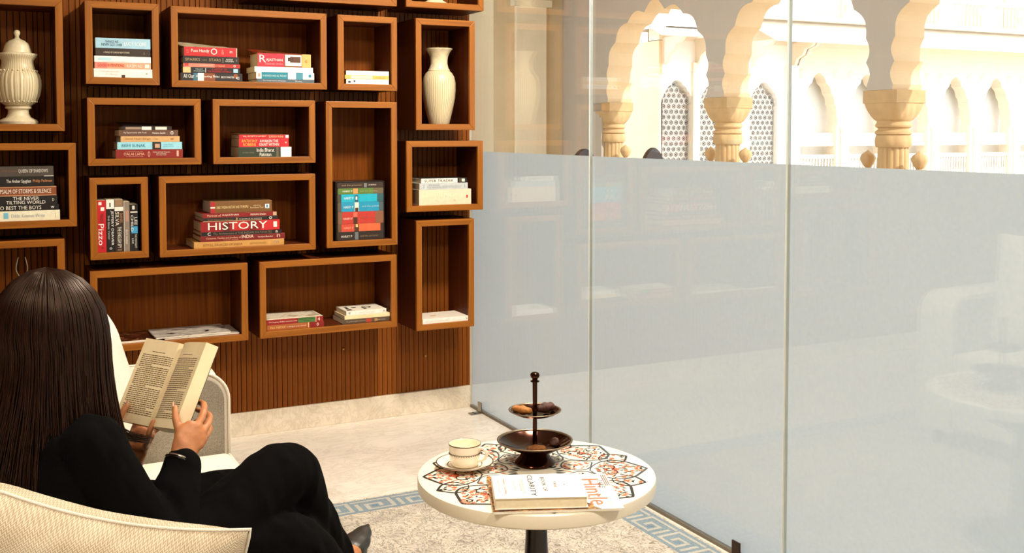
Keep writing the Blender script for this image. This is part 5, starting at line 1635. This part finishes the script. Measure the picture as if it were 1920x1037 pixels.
finger([RK[2], (-1.688, -2.305, .686), (-1.677, -2.258, .688), (-1.697, -2.216, .690)], .0078)
finger([RK[3], (-1.695, -2.306, .671), (-1.688, -2.264, .670), (-1.706, -2.232, .668)], .0066)
# left hand: palm under and behind the spine, thumb and little finger in front, three fingers behind
palm = pl(.045, -.042, -.016)
etube(b, [L_WR, L_WR * .45 + palm * .55 + Vector((0, 0, -.004)), palm, pl(.042, -.012, -.020)], [.021, .018, .015, .012], [.024, .032, .038, .036], up=NL)
etube(b, [L_WR, pl(.080, -.055, .000), pl(.092, -.030, .010)], [.018, .0165, .012])
finger([pl(.090, -.034, .010), pl(.094, -.014, .0165), pl(.092, .010, .0175), pl(.088, .034, .0150)], .0088)
finger([pl(.072, -.022, -.018), pl(.078, .010, -.024), pl(.080, .042, -.022), pl(.078, .066, -.0175)], .0078)
finger([pl(.052, -.020, -.020), pl(.054, .016, -.026), pl(.054, .050, -.023), pl(.052, .076, -.0175)], .0082)
finger([pl(.030, -.024, -.018), pl(.020, .006, -.034), pl(.006, .034, -.042), pl(-.006, .055, -.044)], .0078)
finger([pl(.014, -.044, -.012), pl(-.004, -.028, .006), pl(-.013, -.008, .019), pl(-.016, .012, .0215)], .0070)
etube(b, [pl(.045, -.050, -.012), pl(.014, -.044, -.012)], [.014, .0105])

person = organic('person', b, .0034, SKIN, None, PB, 3)
person.location = PB
tag(person, 'dark-haired person in black blazer and trousers sitting cross-legged on the sofa reading', 'person')
def pchild(ob):  # geometry already relative to PB
    ob.parent = person
    return ob
for s in (-1, 1):
    e = MB().lathe([(0.0002, -.0115), (.006, -.0095), (.010, -.005), (.0115, 0), (.010, .005), (.006, .0095), (.0002, .0115)], 16).build('eye', plain('e9e2da', .2), person, smooth=True)
    e.location = HC + LAT * s * .031 + HF * .077 + HU * .008 - PB
    ir = MB().lathe([(0.0002, -.006), (.0055, -.003), (.006, 0), (.0055, .003), (.0002, .006)], 16).build('iris', plain('1c0f0a', .2), e, smooth=True)
    ir.location = HF * .0072
# thumb nails
def nail(p, d, up_, w, l):
    d = Vector(d).normalized(); up_ = Vector(up_); up_ = (up_ - d * up_.dot(d)).normalized(); sd = d.cross(up_)
    mb = MB().grid(lambda u, v: tuple(Vector(p) + d * (u - .5) * l + sd * math.sin((v - .5) * 2.2) * w / 2 + up_ * (math.cos((v - .5) * 2.2) - 1) * w * .5 - PB), 5, 6)
    mb.build('nail', plain('d9a184', .3, var=.03), person, smooth=True)
nail(pl(.0865, .040, .0212), BY, NL, .009, .011)
nail(Vector((-1.7565, -2.299, .755)) + Vector((-.0055, -.0035, .002)), (.002, .014, .017), (-.85, -.45, .3), .009, .011)

# --- blazer
def folds(scale, amp, stretch=(1, 1, 1)):
    def f(co, n_):
        q = Vector((co.x * stretch[0], co.y * stretch[1], co.z * stretch[2])) * scale
        a = noise.noise(q)
        return amp * (1 - abs(a) * 2.2) * .5 + amp * .35 * noise.noise(q * 2.7)
    return f
j = MB()
rings(j, [((-2.045, -2.372, .440), .165, .125), ((-2.045, -2.370, .52), .165, .130), ((-2.042, -2.362, .62), .165, .118), ((-2.038, -2.356, .69), .172, .112), ((-2.036, -2.354, .745), .158, .096), ((-2.032, -2.350, .785), .105, .078), ((-2.026, -2.346, .815), .064, .060)], LAT, FWD)
etube(j, [R_SH, R_SH * .5 + R_EL * .5 + Vector((-.008, -.010, -.005)), R_EL + Vector((0, 0, .005)), R_EL * .5 + R_WR * .5 + Vector((-.004, -.010, -.002)), R_WR * .93 + R_EL * .07], [.066, .062, .062, .053, .037])
etube(j, [L_SH, L_SH * .5 + L_EL * .5, L_EL, L_EL * .5 + L_WR * .5, L_WR * .86 + L_EL * .14], [.066, .060, .056, .046, .036])
# lapel and collar roll
etube(j, [(-2.10, -2.38, .795), (-2.05, -2.405, .818), (-1.985, -2.385, .805), (-1.955, -2.335, .770)], [.014, .016, .015, .012])
etube(j, [(-2.10, -2.38, .795), (-2.075, -2.325, .812), (-2.03, -2.29, .79), (-1.975, -2.29, .75)], [.014, .016, .015, .012])
blazer = organic('blazer', j, .0055, BLACK1, person, PB, 5, folds(11, .010, (1.2, 1.2, .6)))
# a soft cuff edge
def cuff(w, e_, r, name, mat):
    d = (w - e_).normalized()
    ref = Vector((0, 0, 1)); n1 = (ref - d * ref.dot(d)).normalized(); n2 = d.cross(n1)
    pts = [tuple(w + n1 * r * math.cos(t) + n2 * r * math.sin(t) - PB) for t in [2 * PI * i / 28 for i in range(28)]]
    return MB().tube(pts, .004, 8, closed=True).build(name, mat, blazer, smooth=True)
cuff(R_WR * .96 + R_EL * .04, R_EL, .034, 'cuff', BLACK1)
cuff(L_WR * .90 + L_EL * .10, L_EL, .033, 'cuff', BLACK1)
# bangles on the right wrist
def bangle(c, d, r, th, m, label):
    d = Vector(d).normalized(); n1 = d.orthogonal().normalized(); n2 = d.cross(n1)
    pts = [tuple(Vector(c) + n1 * r * math.cos(t) + n2 * r * math.sin(t) - PB) for t in [2 * PI * i / 40 for i in range(40)]]
    o = MB().tube(pts, th, 10, closed=True).build('bangle', m, person, smooth=True)
    o['label'] = label
dv = (R_WR - R_EL).normalized()
bangle(R_WR + dv * -.002, dv + Vector((.35, 0, .15)), .037, .0032, plain('cfc8c0', .15, 1.0), 'shiny silver bangle')
bangle(R_WR - dv * .010, dv + Vector((.45, .1, .1)), .0385, .0018, plain('1a1513', .3, .3), 'thin dark bangle')

# --- trousers: right leg crossed over the left
t_ = MB()
rings(t_, [((-2.045, -2.365, .435), .16, .125), ((-2.045, -2.365, .50), .165, .13), ((-2.04, -2.362, .575), .145, .115)], LAT, FWD)
etube(t_, [R_HIP + Vector((0, 0, -.02)), Vector((-1.86, -2.445, .488)), Vector((-1.735, -2.42, .484)), Vector((-1.635, -2.37, .520)), R_KN + Vector((.004, 0, -.002)), Vector((-1.470, -2.235, .455)), Vector((-1.425, -2.18, .355)), Vector((-1.392, -2.145, .270))],
      [.098, .090, .080, .078, .068, .078, .088, .098], [.098, .092, .086, .080, .068, .074, .080, .088])
# wide cloth hanging below the crossed thigh
etube(t_, [Vector((-1.70, -2.38, .47)), Vector((-1.60, -2.33, .47)), Vector((-1.52, -2.27, .42)), Vector((-1.47, -2.23, .31)), Vector((-1.45, -2.21, .20))], [.070, .085, .090, .090, .095], [.070, .085, .095, .100, .100])
etube(t_, [Vector((-1.64, -2.41, .465)), Vector((-1.55, -2.385, .435)), Vector((-1.475, -2.345, .35)), Vector((-1.45, -2.31, .22))], [.070, .078, .082, .085])
etube(t_, [L_HIP, L_HIP * .5 + L_KN * .5, L_KN, L_KN * .55 + L_AN * .45, L_AN + Vector((0, 0, .02))], [.100, .086, .080, .088, .098])
trousers = organic('trousers', t_, .006, BLACK2, person, PB, 6, folds(7.5, .010, (1.6, 1.6, .6)))

# --- shoes
def shoe(heel, d, up_, name):
    d = Vector(d).normalized(); up_ = Vector(up_); up_ = (up_ - d * up_.dot(d)).normalized()
    q = MB()
    # pointed toe cap, low sides, heel cup
    etube(q, [heel + d * .138 + up_ * .004, heel + d * .175 + up_ * .000, heel + d * .215 - up_ * .004, heel + d * .252 - up_ * .008], [.026, .0225, .0155, .005], [.0395, .0385, .026, .006], up=up_)
    etube(q, [heel - d * .004 - up_ * .006, heel + d * .05 - up_ * .014, heel + d * .10 - up_ * .013, heel + d * .15 - up_ * .010], [.030, .020, .018, .020], [.030, .034, .038, .040], up=up_)
    o = organic(name, q, .003, plain('26231f', .42, var=.15, scale=80), person, PB, 3)
    MB().tube([heel + d * .002 - up_ * .020 - PB, heel - d * .004 - up_ * .075 - PB], [.015, .006], 12).build('heel', plain('14110f', .3), o, smooth=True)
    return o
shoe(HEEL_R + Vector((0, 0, .002)), FT, (-.2, -.3, .93), 'shoe')
shoe(L_AN + Vector((-.035, -.005, -.040)), (1, .14, -.16), (0.1, 0, 1), 'shoe')

# --- hair: cap, long fall and loose strands
h = MB()
rh = random.Random(21)
BACK = -FWD
def hair_point(phi, s, layer, wob, drop):
    """phi: azimuth from the back (+ towards the reader's right), s 0..1 from parting to tip"""
    dirh = BACK * math.cos(phi) + LAT * math.sin(phi)
    a_s = .36
    ra, rz = .098 + layer, .118 + layer
    front = max(0.0, (abs(phi) - 1.45) / .75)
    if s < a_s:
        th = (s / a_s) * 1.66 + .03
        r = ra * math.sin(th); z = rz * math.cos(th)
        return HC + dirh * r * (1 + .08 * front * 0) + UPV * z + FWD * (-.004 + .02 * front * (s / a_s))
    k = (s - a_s) / (1 - a_s)
    z0 = rz * math.cos(1.69)
    r = ra * (1.0 + .02 * math.sin(k * 3.0 + wob)) - .012 * k * (1 - k) * 4 * .6 + (.022 + .065 * max(0.0, math.cos(phi)) ** 1.2) * (k * k * (3 - 2 * k)) + wob * .004 * k
    off = FWD * (.05 * front * k ** 1.6) + LAT * (.0)
    return HC + dirh * r + UPV * (z0 - drop * k) + off + FWD * .02 * front
def lock(phi, layer, drop, r0, wob):
    n = 15
    pts = [hair_point(phi + .05 * math.sin(i / n * 4 + wob * 3) * rh.uniform(.3, 1) * (i / n), i / n, layer, wob, drop) - PB for i in range(n + 1)]
    rad = [r0 * (.75 + .5 * math.sin(PI * min(1, i / n * 1.2))) * (1 if i < n - 3 else (n + .35 - i) / 3.4) for i in range(n + 1)]
    h.tube(pts, rad, 4, True)
# closed base mass
def base(u, v):
    phi = (u - .5) * 2 * 2.15
    p = hair_point(phi, v, -.006, .8 * math.sin(u * 40), .34)
    return tuple(p - PB)
h.grid(base, 56, 22)
def base2(u, v):
    phi = (u - .5) * 2 * 2.15
    c = hair_point(0, .0, 0, 0, .30)
    p = hair_point(phi, v, -.026, .5 * math.sin(u * 33), .32)
    return tuple(p - PB)
h.grid(base2, 56, 18)
for i in range(2000):
    phi = rh.uniform(-2.18, 2.18)
    lock(phi, rh.uniform(-.004, .007), rh.uniform(.30, .40), rh.uniform(.0008, .0019), rh.uniform(-1, 1))
# front lock that swings forward over the left forearm
G0 = [(-1.945, -2.362, 1.005), (-1.915, -2.350, .950), (-1.908, -2.345, .880), (-1.903, -2.335, .810), (-1.890, -2.312, .752), (-1.862, -2.275, .700), (-1.825, -2.245, .676), (-1.785, -2.222, .662)]
for i in range(160):
    q = rh.random()
    cut = rh.uniform(.62, 1.0)
    jx, jy, jz = rh.gauss(-.004, .006), rh.gauss(0, .010), rh.gauss(0, .006)
    pts = smooth_curve([Vector(p) + Vector((jx, jy, jz)) * (1 - .35 * k / 7) + Vector((rh.gauss(0, .0025), rh.gauss(0, .0025), rh.gauss(0, .002))) for k, p in enumerate(G0)], 4)
    n = int(len(pts) * cut)
    pts = [p - PB for p in pts[:n]]
    h.tube(pts, [.0016 * (1 - .8 * (k / n) ** 3) for k in range(n)], 4)
hair = h.build('hair', HAIR, person, smooth=True, recalc=False)
